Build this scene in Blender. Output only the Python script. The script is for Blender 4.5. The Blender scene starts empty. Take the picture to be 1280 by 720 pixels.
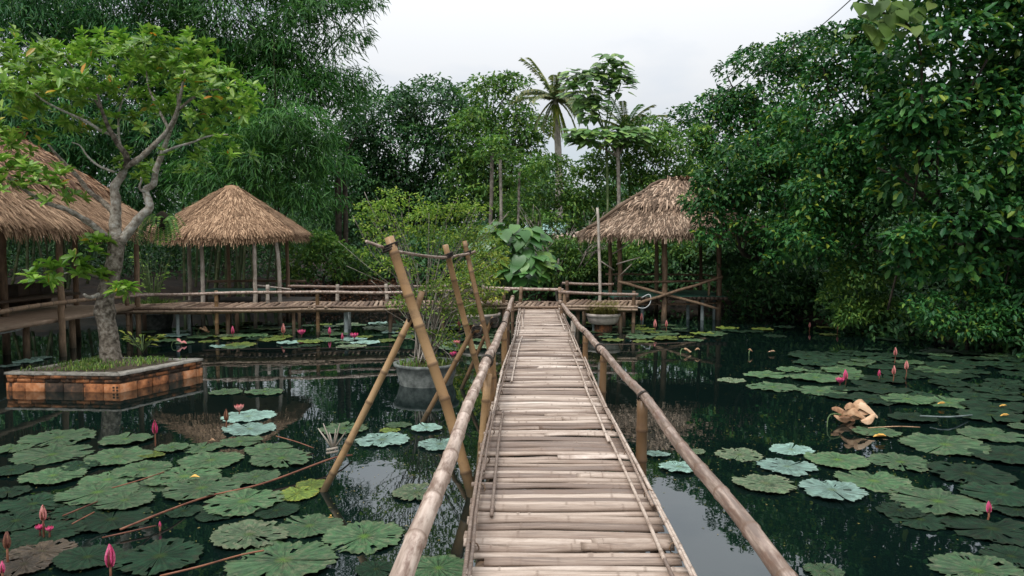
import bpy, math, random
import numpy as np
from mathutils import Vector, Matrix

S = bpy.context.scene
COL = S.collection
random.seed(7)
RNG = np.random.default_rng(11)
R = math.radians

# ------------------------------------------------------------------ camera
CAM_H = 1.65                      # eye above the bridge deck (deck top is z = 0)
WATER = -0.55
F = 960.0                         # focal length in pixels of a 1280-wide frame (27 mm)
PITCH, YAW = math.atan(59 / F), math.atan(16 / F)
cd = bpy.data.cameras.new('camera'); cam = bpy.data.objects.new('camera', cd); COL.objects.link(cam)
cd.lens = 27.0; cd.sensor_width = 36.0; cd.clip_start = 0.05; cd.clip_end = 2000
cam.location = (0, 0, CAM_H)
cam.rotation_euler = (math.pi / 2 - PITCH, 0, YAW)
S.camera = cam
CAM_R = Matrix.Rotation(YAW, 3, 'Z') @ Matrix.Rotation(math.pi / 2 - PITCH, 3, 'X')

def ray(px, py): return CAM_R @ Vector((px - 640, 360 - py, -F))
def G(px, py, z=WATER):            # where the sight line of a photo point meets the level z
    d = ray(px, py); t = (z - CAM_H) / d.z
    return Vector((d.x * t, d.y * t, z))
def W(px, py, Y):                  # ... or the distance Y
    d = ray(px, py); t = Y / d.y
    return Vector((d.x * t, Y, CAM_H + d.z * t))

# ------------------------------------------------------------------ light
SUN_EL, SUN_AZ = R(58), R(215)     # azimuth clockwise from +Y: high, behind the camera and to the left
world = bpy.data.worlds.new('World'); S.world = world; world.use_nodes = True
def build_world():
    nt = world.node_tree; n = nt.nodes; l = nt.links; n.clear()
    out = n.new('ShaderNodeOutputWorld'); bg = n.new('ShaderNodeBackground'); bg.inputs['Strength'].default_value = 0.1
    sky = n.new('ShaderNodeTexSky'); sky.sky_type = 'NISHITA'; sky.sun_disc = False
    sky.sun_elevation = SUN_EL; sky.sun_rotation = SUN_AZ
    tc = n.new('ShaderNodeTexCoord'); sep = n.new('ShaderNodeSeparateXYZ'); l.new(tc.outputs['Generated'], sep.inputs[0])
    mp = n.new('ShaderNodeMapping'); mp.inputs['Scale'].default_value = (1, 1, 2.6); l.new(tc.outputs['Generated'], mp.inputs[0])
    nz = n.new('ShaderNodeTexNoise'); nz.inputs['Scale'].default_value = 2.3; nz.inputs['Detail'].default_value = 6; l.new(mp.outputs[0], nz.inputs[0])
    mr = n.new('ShaderNodeMapRange'); mr.inputs[1].default_value = 0.34; mr.inputs[2].default_value = 0.56
    mr.inputs[3].default_value = 0.58; mr.inputs[4].default_value = 0.985; l.new(nz.outputs[0], mr.inputs[0])
    # an overcast sky is darker at the horizon than overhead
    m1 = n.new('ShaderNodeMath'); m1.operation = 'MAXIMUM'; m1.inputs[1].default_value = 0.0; l.new(sep.outputs[2], m1.inputs[0])
    m2 = n.new('ShaderNodeMath'); m2.operation = 'MULTIPLY_ADD'; m2.inputs[1].default_value = 13.0; m2.inputs[2].default_value = 4.1; l.new(m1.outputs[0], m2.inputs[0])
    vm = n.new('ShaderNodeVectorMath'); vm.operation = 'SCALE'; vm.inputs[0].default_value = (0.94, 0.966, 1.0); l.new(m2.outputs[0], vm.inputs['Scale'])
    mx = n.new('ShaderNodeMix'); mx.data_type = 'RGBA'; l.new(mr.outputs[0], mx.inputs[0]); l.new(sky.outputs[0], mx.inputs[6]); l.new(vm.outputs[0], mx.inputs[7])
    l.new(mx.outputs[2], bg.inputs[0]); l.new(bg.outputs[0], out.inputs[0])
build_world()
sd = bpy.data.lights.new('sun', 'SUN'); sd.energy = 1.5; sd.angle = R(12); sd.color = (1.0, 0.975, 0.94)
sun = bpy.data.objects.new('sun', sd); COL.objects.link(sun)
sdir = Vector((math.sin(SUN_AZ) * math.cos(SUN_EL), math.cos(SUN_AZ) * math.cos(SUN_EL), math.sin(SUN_EL)))
sun.rotation_euler = sdir.to_track_quat('Z', 'Y').to_euler(); sun.location = sdir * 40
S.view_settings.view_transform = 'Standard'; S.view_settings.look = 'None'; S.view_settings.gamma = 1; S.view_settings.exposure = 0.47
S.render.engine = 'CYCLES'
S.cycles.use_denoising = True
S.cycles.max_bounces = 6; S.cycles.diffuse_bounces = 3; S.cycles.glossy_bounces = 3; S.cycles.transmission_bounces = 3; S.cycles.transparent_max_bounces = 4
S.cycles.sample_clamp_indirect = 4

# ------------------------------------------------------------------ helpers: objects
def props(o, label=None, cat=None, group=None, kind=None):
    if label: o['label'] = label
    if cat: o['category'] = cat
    if group: o['group'] = group
    if kind: o['kind'] = kind
    return o
def empty(name, loc=(0, 0, 0), label=None, cat=None, group=None):
    o = bpy.data.objects.new(name, None); o.empty_display_size = 0.2; COL.objects.link(o); o.location = loc
    return props(o, label, cat, group)
def link(name, mesh, parent=None, loc=None, rot=None, scale=None):
    o = bpy.data.objects.new(name, mesh); COL.objects.link(o)
    if parent is not None: o.parent = parent
    if loc is not None: o.location = loc
    if rot is not None: o.rotation_euler = rot
    if scale is not None: o.scale = scale
    return o

class MB:                          # gathers vertices and faces for ONE mesh
    def __init__(s): s.v = []; s.f = []; s.n = 0; s.nd = []; s.uv = None
    def add(s, v, faces, nd=None):
        v = np.asarray(v, float).reshape(-1, 3)
        for f in faces:
            s.f.append(np.asarray(f, np.int64) + s.n)
        s.v.append(v); s.nd.append(np.zeros(len(v)) if nd is None else np.asarray(nd, float)); s.n += len(v)
        return s
    def mesh(s, name, mat, smooth=True, origin=None):
        v = np.concatenate(s.v) if s.v else np.zeros((0, 3))
        if origin is not None: v = v - np.array(origin)
        loops = []; starts = []; pos = 0
        for f in s.f:
            if f.ndim == 1: f = f[None]
            k = f.shape[1]
            starts.append(pos + k * np.arange(len(f))); loops.append(f.ravel()); pos += f.size
        me = bpy.data.meshes.new(name)
        me.vertices.add(len(v)); me.vertices.foreach_set('co', v.astype(np.float32).ravel())
        L = np.concatenate(loops) if loops else np.zeros(0, int); ST = np.concatenate(starts) if starts else np.zeros(0, int)
        me.loops.add(len(L)); me.loops.foreach_set('vertex_index', L.astype(np.int32))
        me.polygons.add(len(ST)); me.polygons.foreach_set('loop_start', ST.astype(np.int32))
        me.update(calc_edges=True)
        if smooth: me.polygons.foreach_set('use_smooth', np.ones(len(ST), bool))
        nd = np.concatenate(s.nd) if s.nd else np.zeros(0)
        if nd.size and np.any(nd):
            a = me.attributes.new('nd', 'FLOAT', 'POINT'); a.data.foreach_set('value', nd.astype(np.float32))
        if s.uv is not None:
            u = me.uv_layers.new(name='UVMap'); u.data.foreach_set('uv', s.uv[L].astype(np.float32).ravel())
        if mat: me.materials.append(mat)
        me.validate()
        return me
    def obj(s, name, mat, parent=None, smooth=True, origin=None):
        o = link(name, s.mesh(name, mat, smooth, origin), parent)
        if origin is not None: o.location = origin
        return o

def tube_data(path, radii, sides=8, cap=True):
    P = np.asarray([tuple(p) for p in path], float); n = len(P)
    rad = np.full(n, radii, float) if np.isscalar(radii) else np.asarray(radii, float)
    T = np.gradient(P, axis=0); T /= np.linalg.norm(T, axis=1)[:, None] + 1e-12
    up = np.array([0, 0, 1.0]) if abs(T[0][2]) < 0.9 else np.array([0, 1.0, 0])
    a = np.cross(up, T[0]); a /= np.linalg.norm(a)
    ang = np.arange(sides) * 2 * math.pi / sides; V = []
    for i in range(n):
        a = a - T[i] * a.dot(T[i]); a /= np.linalg.norm(a); b = np.cross(T[i], a)
        V.append(P[i] + rad[i] * (np.cos(ang)[:, None] * a + np.sin(ang)[:, None] * b))
    V = np.concatenate(V)
    i, j = np.meshgrid(np.arange(n - 1), np.arange(sides), indexing='ij'); i = i.ravel(); j = j.ravel(); k = (j + 1) % sides
    Q = np.stack([i * sides + j, i * sides + k, (i + 1) * sides + k, (i + 1) * sides + j], 1)
    fs = [Q]
    if cap: fs += [np.arange(sides)[::-1][None], (np.arange(sides) + (n - 1) * sides)[None]]
    return V, fs
def tube(mb, path, radii, sides=8, cap=True):
    V, fs = tube_data(path, radii, sides, cap); mb.add(V, fs); return mb
def resample(path, step):
    P = np.asarray([tuple(p) for p in path], float)
    d = np.r_[0, np.cumsum(np.linalg.norm(np.diff(P, axis=0), axis=1))]
    m = max(2, int(d[-1] / step) + 1); t = np.linspace(0, d[-1], m)
    return np.stack([np.interp(t, d, P[:, k]) for k in range(3)], 1), t
def smooth_path(path, step=0.1):
    P = [np.array(tuple(p), float) for p in path]
    if len(P) < 3: return resample(P, step)[0]
    out = []; E = [2 * P[0] - P[1]] + P + [2 * P[-1] - P[-2]]
    for i in range(1, len(E) - 2):
        for t in np.linspace(0, 1, 9)[:-1]:
            a, b, c, d = E[i - 1], E[i], E[i + 1], E[i + 2]
            out.append(.5 * ((2 * b) + (-a + c) * t + (2 * a - 5 * b + 4 * c - d) * t * t + (-a + 3 * b - 3 * c + d) * t ** 3))
    out.append(P[-1])
    return resample(out, step)[0]
def bamboo(mb, path, r0, r1=None, node=0.3, sides=10, wob=0.004, bulge=0.12):
    r1 = r0 if r1 is None else r1
    P = np.asarray([tuple(p) for p in path], float)
    d = np.r_[0, np.cumsum(np.linalg.norm(np.diff(P, axis=0), axis=1))]; L = d[-1]
    ts = [0.0]; nds = [0.0]; x = node * random.uniform(.2, .9)
    while x < L - 0.03:
        for o, k in ((-.022, 0), (-.007, 1), (.006, 1), (.02, .25)):
            ts.append(x + o); nds.append(k)
        nx = x + node * random.uniform(.8, 1.2); ts.append((x + min(nx, L)) / 2); nds.append(0); x = nx
    ts.append(L); nds.append(0)
    o = np.argsort(ts); ts = np.clip(np.array(ts)[o], 0, L); nds = np.array(nds)[o]
    keep = np.r_[True, np.diff(ts) > 1e-4]; ts = ts[keep]; nds = nds[keep]
    Q = np.stack([np.interp(ts, d, P[:, k]) for k in range(3)], 1)
    ph = random.uniform(0, 9)
    Q[:, 2] += wob * np.sin(ts * 2.7 + ph); Q[:, 0] += wob * np.sin(ts * 2.1 + ph * 2)
    rad = (r0 + (r1 - r0) * ts / max(L, 1e-6)) * (1 + bulge * (nds > .9) - .03 * (nds == 0))
    V, fs = tube_data(Q, rad, sides)
    mb.add(V, fs, np.repeat(nds, sides)); return mb
def box(mb, c, s, rz=0.0, jit=0.0):
    x, y, z = s[0] / 2, s[1] / 2, s[2] / 2
    v = np.array([(a * x, b * y, d * z) for d in (-1, 1) for a, b in ((-1, -1), (1, -1), (1, 1), (-1, 1))])
    if jit: v = v + RNG.uniform(-jit, jit, v.shape)
    cs, sn = math.cos(rz), math.sin(rz)
    v = np.stack([v[:, 0] * cs - v[:, 1] * sn, v[:, 0] * sn + v[:, 1] * cs, v[:, 2]], 1) + np.array(tuple(c))
    mb.add(v, [np.array([(3, 2, 1, 0), (4, 5, 6, 7), (0, 1, 5, 4), (1, 2, 6, 5), (2, 3, 7, 6), (3, 0, 4, 7)])]); return mb
def lathe(mb, prof, c, sides=32, squash=1.0):
    n = len(prof); ang = np.arange(sides) * 2 * math.pi / sides
    V = np.concatenate([np.stack([c[0] + r * np.cos(ang), c[1] + squash * r * np.sin(ang), np.full(sides, c[2] + z)], 1) for r, z in prof])
    i, j = np.meshgrid(np.arange(n - 1), np.arange(sides), indexing='ij'); i = i.ravel(); j = j.ravel(); k = (j + 1) % sides
    mb.add(V, [np.stack([i * sides + j, i * sides + k, (i + 1) * sides + k, (i + 1) * sides + j], 1)]); return mb

# ------------------------------------------------------------------ helpers: materials
def mat_new(name):
    m = bpy.data.materials.new(name); m.use_nodes = True; nt = m.node_tree; nt.nodes.clear()
    out = nt.nodes.new('ShaderNodeOutputMaterial'); return m, nt.nodes, nt.links, out
def ramp(n, stops, interp='LINEAR'):
    r = n.new('ShaderNodeValToRGB'); cr = r.color_ramp; cr.interpolation = interp
    while len(cr.elements) < len(stops): cr.elements.new(0.5)
    for e, (p, c) in zip(cr.elements, stops): e.position = p; e.color = (*c, 1)
    return r
def noise(n, l, vec, scale, detail=4, rough=.55):
    t = n.new('ShaderNodeTexNoise'); t.inputs['Scale'].default_value = scale; t.inputs['Detail'].default_value = detail; t.inputs['Roughness'].default_value = rough
    if vec is not None: l.new(vec, t.inputs['Vector'])
    return t
def math_(n, l, op, a, b=None, c=None):
    m = n.new('ShaderNodeMath'); m.operation = op
    for i, x in enumerate((a, b, c)):
        if x is None: continue
        if isinstance(x, (int, float)): m.inputs[i].default_value = x
        else: l.new(x, m.inputs[i])
    return m.outputs[0]
def mixc(n, l, f, a, b, mode='MIX'):
    m = n.new('ShaderNodeMix'); m.data_type = 'RGBA'; m.blend_type = mode
    for i, x in ((0, f), (6, a), (7, b)):
        if isinstance(x, (int, float)): m.inputs[i].default_value = x
        elif isinstance(x, tuple): m.inputs[i].default_value = (*x, 1)
        else: l.new(x, m.inputs[i])
    return m.outputs[2]
def rand_fac(n, l):                # a random number per separate piece of mesh and per object
    g = n.new('ShaderNodeNewGeometry'); oi = n.new('ShaderNodeObjectInfo')
    return math_(n, l, 'FRACT', math_(n, l, 'ADD', g.outputs['Random Per Island'], oi.outputs['Random']))
def scaled(n, l, out, s):
    mp = n.new('ShaderNodeMapping'); mp.inputs['Scale'].default_value = s; l.new(out, mp.inputs[0]); return mp.outputs[0]

def wood_mat(name, stops, stretch=(3, 60, 60), node_col=(0.08, 0.05, 0.03), rough=0.6, var=0.5, bump=0.25, stain=0.5, stain_col=(.06, .045, .035), coord='Object', wet=False, sscale=1.6, sedge=(.5, .72), sstretch=(2.2, 5, 5)):
    m, n, l, out = mat_new(name); b = n.new('ShaderNodeBsdfPrincipled'); l.new(b.outputs[0], out.inputs[0])
    tc = n.new('ShaderNodeTexCoord'); oi = n.new('ShaderNodeObjectInfo')
    off = n.new('ShaderNodeVectorMath'); off.operation = 'ADD'; l.new(tc.outputs[coord], off.inputs[0])
    rv = n.new('ShaderNodeCombineXYZ'); k = math_(n, l, 'MULTIPLY', oi.outputs['Random'], 37.0)
    for i in range(3): l.new(k, rv.inputs[i])
    l.new(rv.outputs[0], off.inputs[1]); vec = off.outputs[0]
    grain = noise(n, l, scaled(n, l, vec, stretch), 1.0, 5, .6)
    fac = math_(n, l, 'ADD', math_(n, l, 'MULTIPLY', grain.outputs[0], 1 - var * .5), math_(n, l, 'MULTIPLY', math_(n, l, 'SUBTRACT', rand_fac(n, l), .5), var))
    r = ramp(n, stops); l.new(fac, r.inputs[0])
    st = noise(n, l, scaled(n, l, vec, sstretch), sscale, 6, .7)
    sr = ramp(n, [(sedge[0], (0, 0, 0)), (sedge[1], (1, 1, 1))]); l.new(st.outputs[0], sr.inputs[0])
    c = mixc(n, l, math_(n, l, 'MULTIPLY', sr.outputs[0], stain), r.outputs[0], stain_col)
    at = n.new('ShaderNodeAttribute'); at.attribute_name = 'nd'
    c = mixc(n, l, math_(n, l, 'MULTIPLY', at.outputs['Fac'], .7), c, node_col)
    if wet:                        # algae and damp above the waterline
        gp = n.new('ShaderNodeNewGeometry'); sz = n.new('ShaderNodeSeparateXYZ'); l.new(gp.outputs['Position'], sz.inputs[0]); wr = n.new('ShaderNodeMapRange')
        wr.inputs[1].default_value = WATER + .05; wr.inputs[2].default_value = WATER + .30; wr.inputs[3].default_value = 1; wr.inputs[4].default_value = 0; l.new(math_(n, l, 'MULTIPLY_ADD', st.outputs[0], .35, math_(n, l, 'SUBTRACT', sz.outputs[2], .17)), wr.inputs[0]); c = mixc(n, l, math_(n, l, 'MULTIPLY', wr.outputs[0], .8), c, (.035, .032, .018))
    l.new(c, b.inputs['Base Color']); b.inputs['Roughness'].default_value = rough; b.inputs['Specular IOR Level'].default_value = .35
    bp = n.new('ShaderNodeBump'); bp.inputs['Strength'].default_value = bump; bp.inputs['Distance'].default_value = .01; l.new(grain.outputs[0], bp.inputs['Height']); l.new(bp.outputs[0], b.inputs['Normal'])
    return m
def leaf_mat(name, stops, transl=0.3, rough=0.5, spec=0.3, clump=0.7, tcol=(.5, .75, .12)):
    m, n, l, out = mat_new(name); b = n.new('ShaderNodeBsdfPrincipled'); t = n.new('ShaderNodeBsdfTranslucent'); mx = n.new('ShaderNodeMixShader')
    r = ramp(n, stops); l.new(rand_fac(n, l), r.inputs[0])
    g = n.new('ShaderNodeNewGeometry'); nz = noise(n, l, g.outputs['Position'], clump, 3)
    v = n.new('ShaderNodeMapRange'); v.inputs[1].default_value = .3; v.inputs[2].default_value = .7; v.inputs[3].default_value = .62; v.inputs[4].default_value = 1.35; l.new(nz.outputs[0], v.inputs[0])
    hs = n.new('ShaderNodeHueSaturation'); l.new(v.outputs[0], hs.inputs['Value']); l.new(r.outputs[0], hs.inputs['Color'])
    l.new(hs.outputs[0], b.inputs['Base Color']); b.inputs['Roughness'].default_value = rough; b.inputs['Specular IOR Level'].default_value = spec
    l.new(mixc(n, l, .5, hs.outputs[0], mixc(n, l, 1.0, hs.outputs[0], tcol, 'MULTIPLY')), t.inputs[0]); 
    mx.inputs[0].default_value = transl; l.new(b.outputs[0], mx.inputs[1]); l.new(t.outputs[0], mx.inputs[2]); l.new(mx.outputs[0], out.inputs[0])
    return m
def plain_mat(name, stops, scale=6, rough=.8, bump=.3, dist=.02, spec=.3, detail=6):
    m, n, l, out = mat_new(name); b = n.new('ShaderNodeBsdfPrincipled'); l.new(b.outputs[0], out.inputs[0])
    tc = n.new('ShaderNodeTexCoord'); oi = n.new('ShaderNodeObjectInfo')
    off = n.new('ShaderNodeVectorMath'); off.operation = 'ADD'; l.new(tc.outputs['Object'], off.inputs[0]); 
    rv = n.new('ShaderNodeCombineXYZ'); k = math_(n, l, 'MULTIPLY', oi.outputs['Random'], 23.0)
    for i in range(3): l.new(k, rv.inputs[i])
    l.new(rv.outputs[0], off.inputs[1])
    nz = noise(n, l, off.outputs[0], scale, detail, .62)
    f = math_(n, l, 'ADD', nz.outputs[0], math_(n, l, 'MULTIPLY', math_(n, l, 'SUBTRACT', rand_fac(n, l), .5), .28))
    r = ramp(n, stops); l.new(f, r.inputs[0]); l.new(r.outputs[0], b.inputs['Base Color'])
    b.inputs['Roughness'].default_value = rough; b.inputs['Specular IOR Level'].default_value = spec
    bp = n.new('ShaderNodeBump'); bp.inputs['Strength'].default_value = bump; bp.inputs['Distance'].default_value = dist; l.new(nz.outputs[0], bp.inputs['Height']); l.new(bp.outputs[0], b.inputs['Normal'])
    return m

M = {}
M['slat'] = wood_mat('weathered bamboo slat', [(.16, (.17, .125, .10)), (.32, (.36, .275, .215)), (.5, (.51, .415, .34)), (.75, (.67, .57, .49))], (4, 70, 70), (.16, .11, .08), .55, .62, .4, .55, (.20, .125, .085), sscale=1.3, sedge=(.48, .66))
M['rail'] = wood_mat('greyed bamboo rail', [(.25, (.16, .115, .09)), (.5, (.45, .345, .28)), (.75, (.62, .52, .44))], (40, 3, 40), (.14, .085, .055), .42, .3, .25, .85, (.15, .085, .06), sscale=2.6, sedge=(.47, .62), sstretch=(7, 1.6, 7))
M['gold'] = wood_mat('golden bamboo', [(.25, (0.142, 0.082, 0.039)), (.5, (0.314, 0.184, 0.083)), (.75, (0.437, 0.291, 0.154))], (0.800, 0.800, 0.800), (0.085, 0.049, 0.028), .45, .35, .2, .65, (0.104, 0.063, 0.039), wet=True)
M['brownpole'] = wood_mat('brown pole', [(.25, (.10, .06, .035)), (.5, (.22, .14, .085)), (.75, (.34, .235, .15))], (20, 20, 5), (.06, .04, .03), .65, .4, .3, .5, wet=True)
M['palepole'] = wood_mat('pale pole', [(.25, (.20, .165, .13)), (.5, (.38, .33, .275)), (.75, (.52, .47, .40))], (20, 20, 5), (.12, .09, .07), .65, .3, .3, .5, wet=True)
M['darkwood'] = wood_mat('dark wood', [(.3, (.03, .02, .014)), (.7, (.085, .058, .04))], (5, 30, 30), rough=.7)
M['dock'] = wood_mat('dock plank', [(.25, (.12, .075, .05)), (.5, (.27, .185, .125)), (.75, (.40, .30, .22))], (30, 4, 30), (.1, .06, .04), .65, .5, .3, .4)
M['tealpaint'] = plain_mat('teal paint', [(.35, (.05, .14, .10)), (.65, (.10, .24, .17))], 5, .6)
M['concretepost'] = plain_mat('pale pipe', [(.35, (.10, .13, .125)), (.65, (.26, .30, .29))], 5, .6)
M['thatch'] = wood_mat('thatch straw', [(.1, (0.173, 0.099, 0.054)), (.35, (0.347, 0.213, 0.124)), (.6, (0.509, 0.333, 0.203)), (.9, (0.670, 0.468, 0.306))], (0.784, 0.792, 0.800), rough=.85, var=.8, stain=.55, stain_col=(0.150, 0.088, 0.050))
M['thatchgrey'] = wood_mat('grey thatch straw', [(.1, (0.108, 0.070, 0.044)), (.35, (0.281, 0.185, 0.123)), (.6, (0.454, 0.320, 0.220)), (.9, (0.778, 0.620, 0.466))], (0.800, 0.800, 0.800), rough=.8, var=1.0, stain=.3, stain_col=(0.130, 0.080, 0.044))
M['frondthatch'] = wood_mat('dry palm thatch', [(.1, (.12, .06, .035)), (.35, (.27, .14, .07)), (.6, (.42, .25, .14)), (.9, (.6, .42, .27))], (6, 6, 6), rough=.7, var=1.1, stain=.3, stain_col=(.06, .03, .02))
M['bark'] = plain_mat('pale bark', [(.3, (0.056, 0.044, 0.032)), (.46, (0.192, 0.160, 0.124)), (.6, (0.320, 0.288, 0.240)), (.72, (0.416, 0.400, 0.360))], 14, .88, .9, .03)
M['darkbark'] = plain_mat('dark bark', [(.35, (.02, .016, .012)), (.65, (.085, .068, .05))], 6, .9, .5)
M['greybark'] = plain_mat('grey bark', [(.35, (.13, .11, .09)), (.65, (.36, .32, .27))], 6, .9, .4)
M['culm'] = wood_mat('green culm', [(.3, (.03, .05, .015)), (.7, (.11, .13, .05))], (9, 9, 2), rough=.5)
M['brick'] = plain_mat('orange brick', [(.3, (0.041, 0.021, 0.013)), (.43, (0.197, 0.073, 0.028)), (.6, (0.344, 0.133, 0.050)), (.75, (0.410, 0.206, 0.110))], 9, .85, .4, .008)
M['mossbrick'] = plain_mat('blackened brick', [(.32, (.02, .015, .011)), (.52, (.07, .042, .026)), (.68, (.26, .10, .04))], 8, .9, .5, .01)
M['mortar'] = plain_mat('dark mortar', [(.35, (.02, .018, .014)), (.65, (.07, .06, .045))], 12, .95)
M['coping'] = plain_mat('worn cement', [(.3, (0.075, 0.068, 0.056)), (.5, (0.203, 0.188, 0.158)), (.7, (0.300, 0.277, 0.240))], 10, .9, .4)
M['pot'] = plain_mat('cement pot', [(.3, (0.051, 0.056, 0.052)), (.5, (0.116, 0.126, 0.115)), (.72, (0.224, 0.238, 0.217))], 9, .8, .3, .01)
M['palepot'] = plain_mat('pale pot', [(.3, (.22, .18, .15)), (.7, (.5, .44, .38))], 7, .8)
M['soil'] = plain_mat('soil', [(.35, (.02, .016, .01)), (.65, (.07, .05, .032))], 7, .95, .6, .05)
M['deadleaf'] = plain_mat('dry leaf', [(.3, (.22, .11, .055)), (.5, (.46, .28, .16)), (.7, (.62, .43, .28))], 8, .7, .3)
M['yellowpetal'] = plain_mat('faded petal', [(.3, (.55, .25, .04)), (.7, (.75, .48, .12))], 5, .6)
M['pinkpetal'] = plain_mat('pink petal', [(.3, (.50, .03, .12)), (.5, (.68, .08, .22)), (.75, (.78, .26, .36))], 14, .5, .1)
M['palepetal'] = plain_mat('rose petal', [(.3, (.55, .14, .15)), (.7, (.78, .38, .33))], 14, .5, .1)
M['bract'] = plain_mat('bract', [(.3, (.16, .06, .05)), (.7, (.30, .15, .08))], 9, .6, .1)
M['stem'] = plain_mat('lily stem', [(.3, (.09, .03, .02)), (.7, (.27, .11, .06))], 9, .5, .1)
M['greenstem'] = plain_mat('green stem', [(.3, (.05, .09, .03)), (.7, (.14, .2, .07))], 9, .6, .1)
M['lash'] = plain_mat('lashing', [(.3, (.012, .01, .009)), (.7, (.05, .04, .03))], 40, .8)
M['wire'] = plain_mat('wire', [(.3, (.02, .02, .02)), (.7, (.04, .04, .04))], 5, .6)
M['hose'] = plain_mat('white hose', [(.3, (.4, .42, .42)), (.7, (.6, .62, .62))], 5, .5)
M['tealwall'] = plain_mat('turquoise wall', [(.3, (.22, .42, .38)), (.7, (.4, .6, .55))], 3, .8)
M['tileroof'] = plain_mat('pale tile roof', [(.3, (.32, .22, .17)), (.7, (.5, .38, .31))], 5, .8)
# foliage
M['L_bamboo'] = leaf_mat('bamboo leaf', [(0, (0.018, 0.085, 0.028)), (.5, (0.038, 0.147, 0.043)), (.85, (0.071, 0.217, 0.050)), (1, (0.134, 0.262, 0.058))], .3)
M['L_bamboobright'] = leaf_mat('bright bamboo leaf', [(0, (0.024, 0.100, 0.026)), (.5, (0.056, 0.174, 0.038)), (1, (0.108, 0.248, 0.051))], .38)
M['L_dark'] = leaf_mat('dark leaf', [(0, (0.025, 0.082, 0.034)), (.6, (0.053, 0.142, 0.051)), (1, (0.107, 0.218, 0.058))], .3)
M['L_mid'] = leaf_mat('mid leaf', [(0, (0.056, 0.143, 0.034)), (.6, (0.113, 0.239, 0.051)), (1, (0.245, 0.361, 0.060))], .35)
M['L_right'] = leaf_mat('right leaf', [(0, (0.019, 0.089, 0.029)), (.6, (0.042, 0.154, 0.040)), (.9, (0.094, 0.228, 0.041)), (1, (0.274, 0.331, 0.039))], .28, .48, .3)
M['L_light'] = leaf_mat('light leaf', [(0, (.08, .16, .035)), (.6, (.15, .25, .055)), (1, (.26, .33, .07))], .45)
M['L_planter'] = leaf_mat('planter leaf', [(0, (0.092, 0.218, 0.030)), (.55, (0.195, 0.359, 0.048)), (.965, (0.343, 0.484, 0.093)), (.985, (0.343, 0.484, 0.093)), (1, (0.736, 0.241, 0.029))], .42, .4, .5)
M['L_yellow'] = leaf_mat('yellow green leaf', [(0, (0.114, 0.190, 0.031)), (.5, (0.228, 0.304, 0.043)), (1, (0.430, 0.405, 0.061))], .4)
M['L_big'] = leaf_mat('broad leaf', [(0, (0.049, 0.148, 0.038)), (.6, (0.094, 0.230, 0.055)), (1, (0.194, 0.333, 0.061))], .3, .35, .5)
M['L_papaya'] = leaf_mat('umbrella leaf', [(0, (0.094, 0.207, 0.062)), (.6, (0.170, 0.312, 0.094)), (1, (0.302, 0.434, 0.109))], .3)
M['L_palm'] = leaf_mat('palm leaf', [(0, (0.101, 0.151, 0.070)), (.6, (0.202, 0.252, 0.109)), (1, (0.437, 0.386, 0.172))], .3)
M['L_shrub'] = leaf_mat('shrub leaf', [(0, (0.085, 0.170, 0.030)), (.5, (0.170, 0.280, 0.045)), (.9, (0.281, 0.370, 0.060)), (1, (0.383, 0.420, 0.070))], .45)
M['L_grass'] = leaf_mat('grass blade', [(0, (.05, .115, .02)), (.6, (.10, .19, .03)), (1, (.22, .27, .05))], .3)
M['L_drygrass'] = leaf_mat('dry grass blade', [(0, (.12, .13, .03)), (.6, (.22, .20, .05)), (1, (.36, .27, .10))], .3)
M['L_litter'] = leaf_mat('leaf litter', [(0, (.05, .022, .012)), (.6, (.12, .05, .025)), (1, (.24, .11, .05))], .1)

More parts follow.
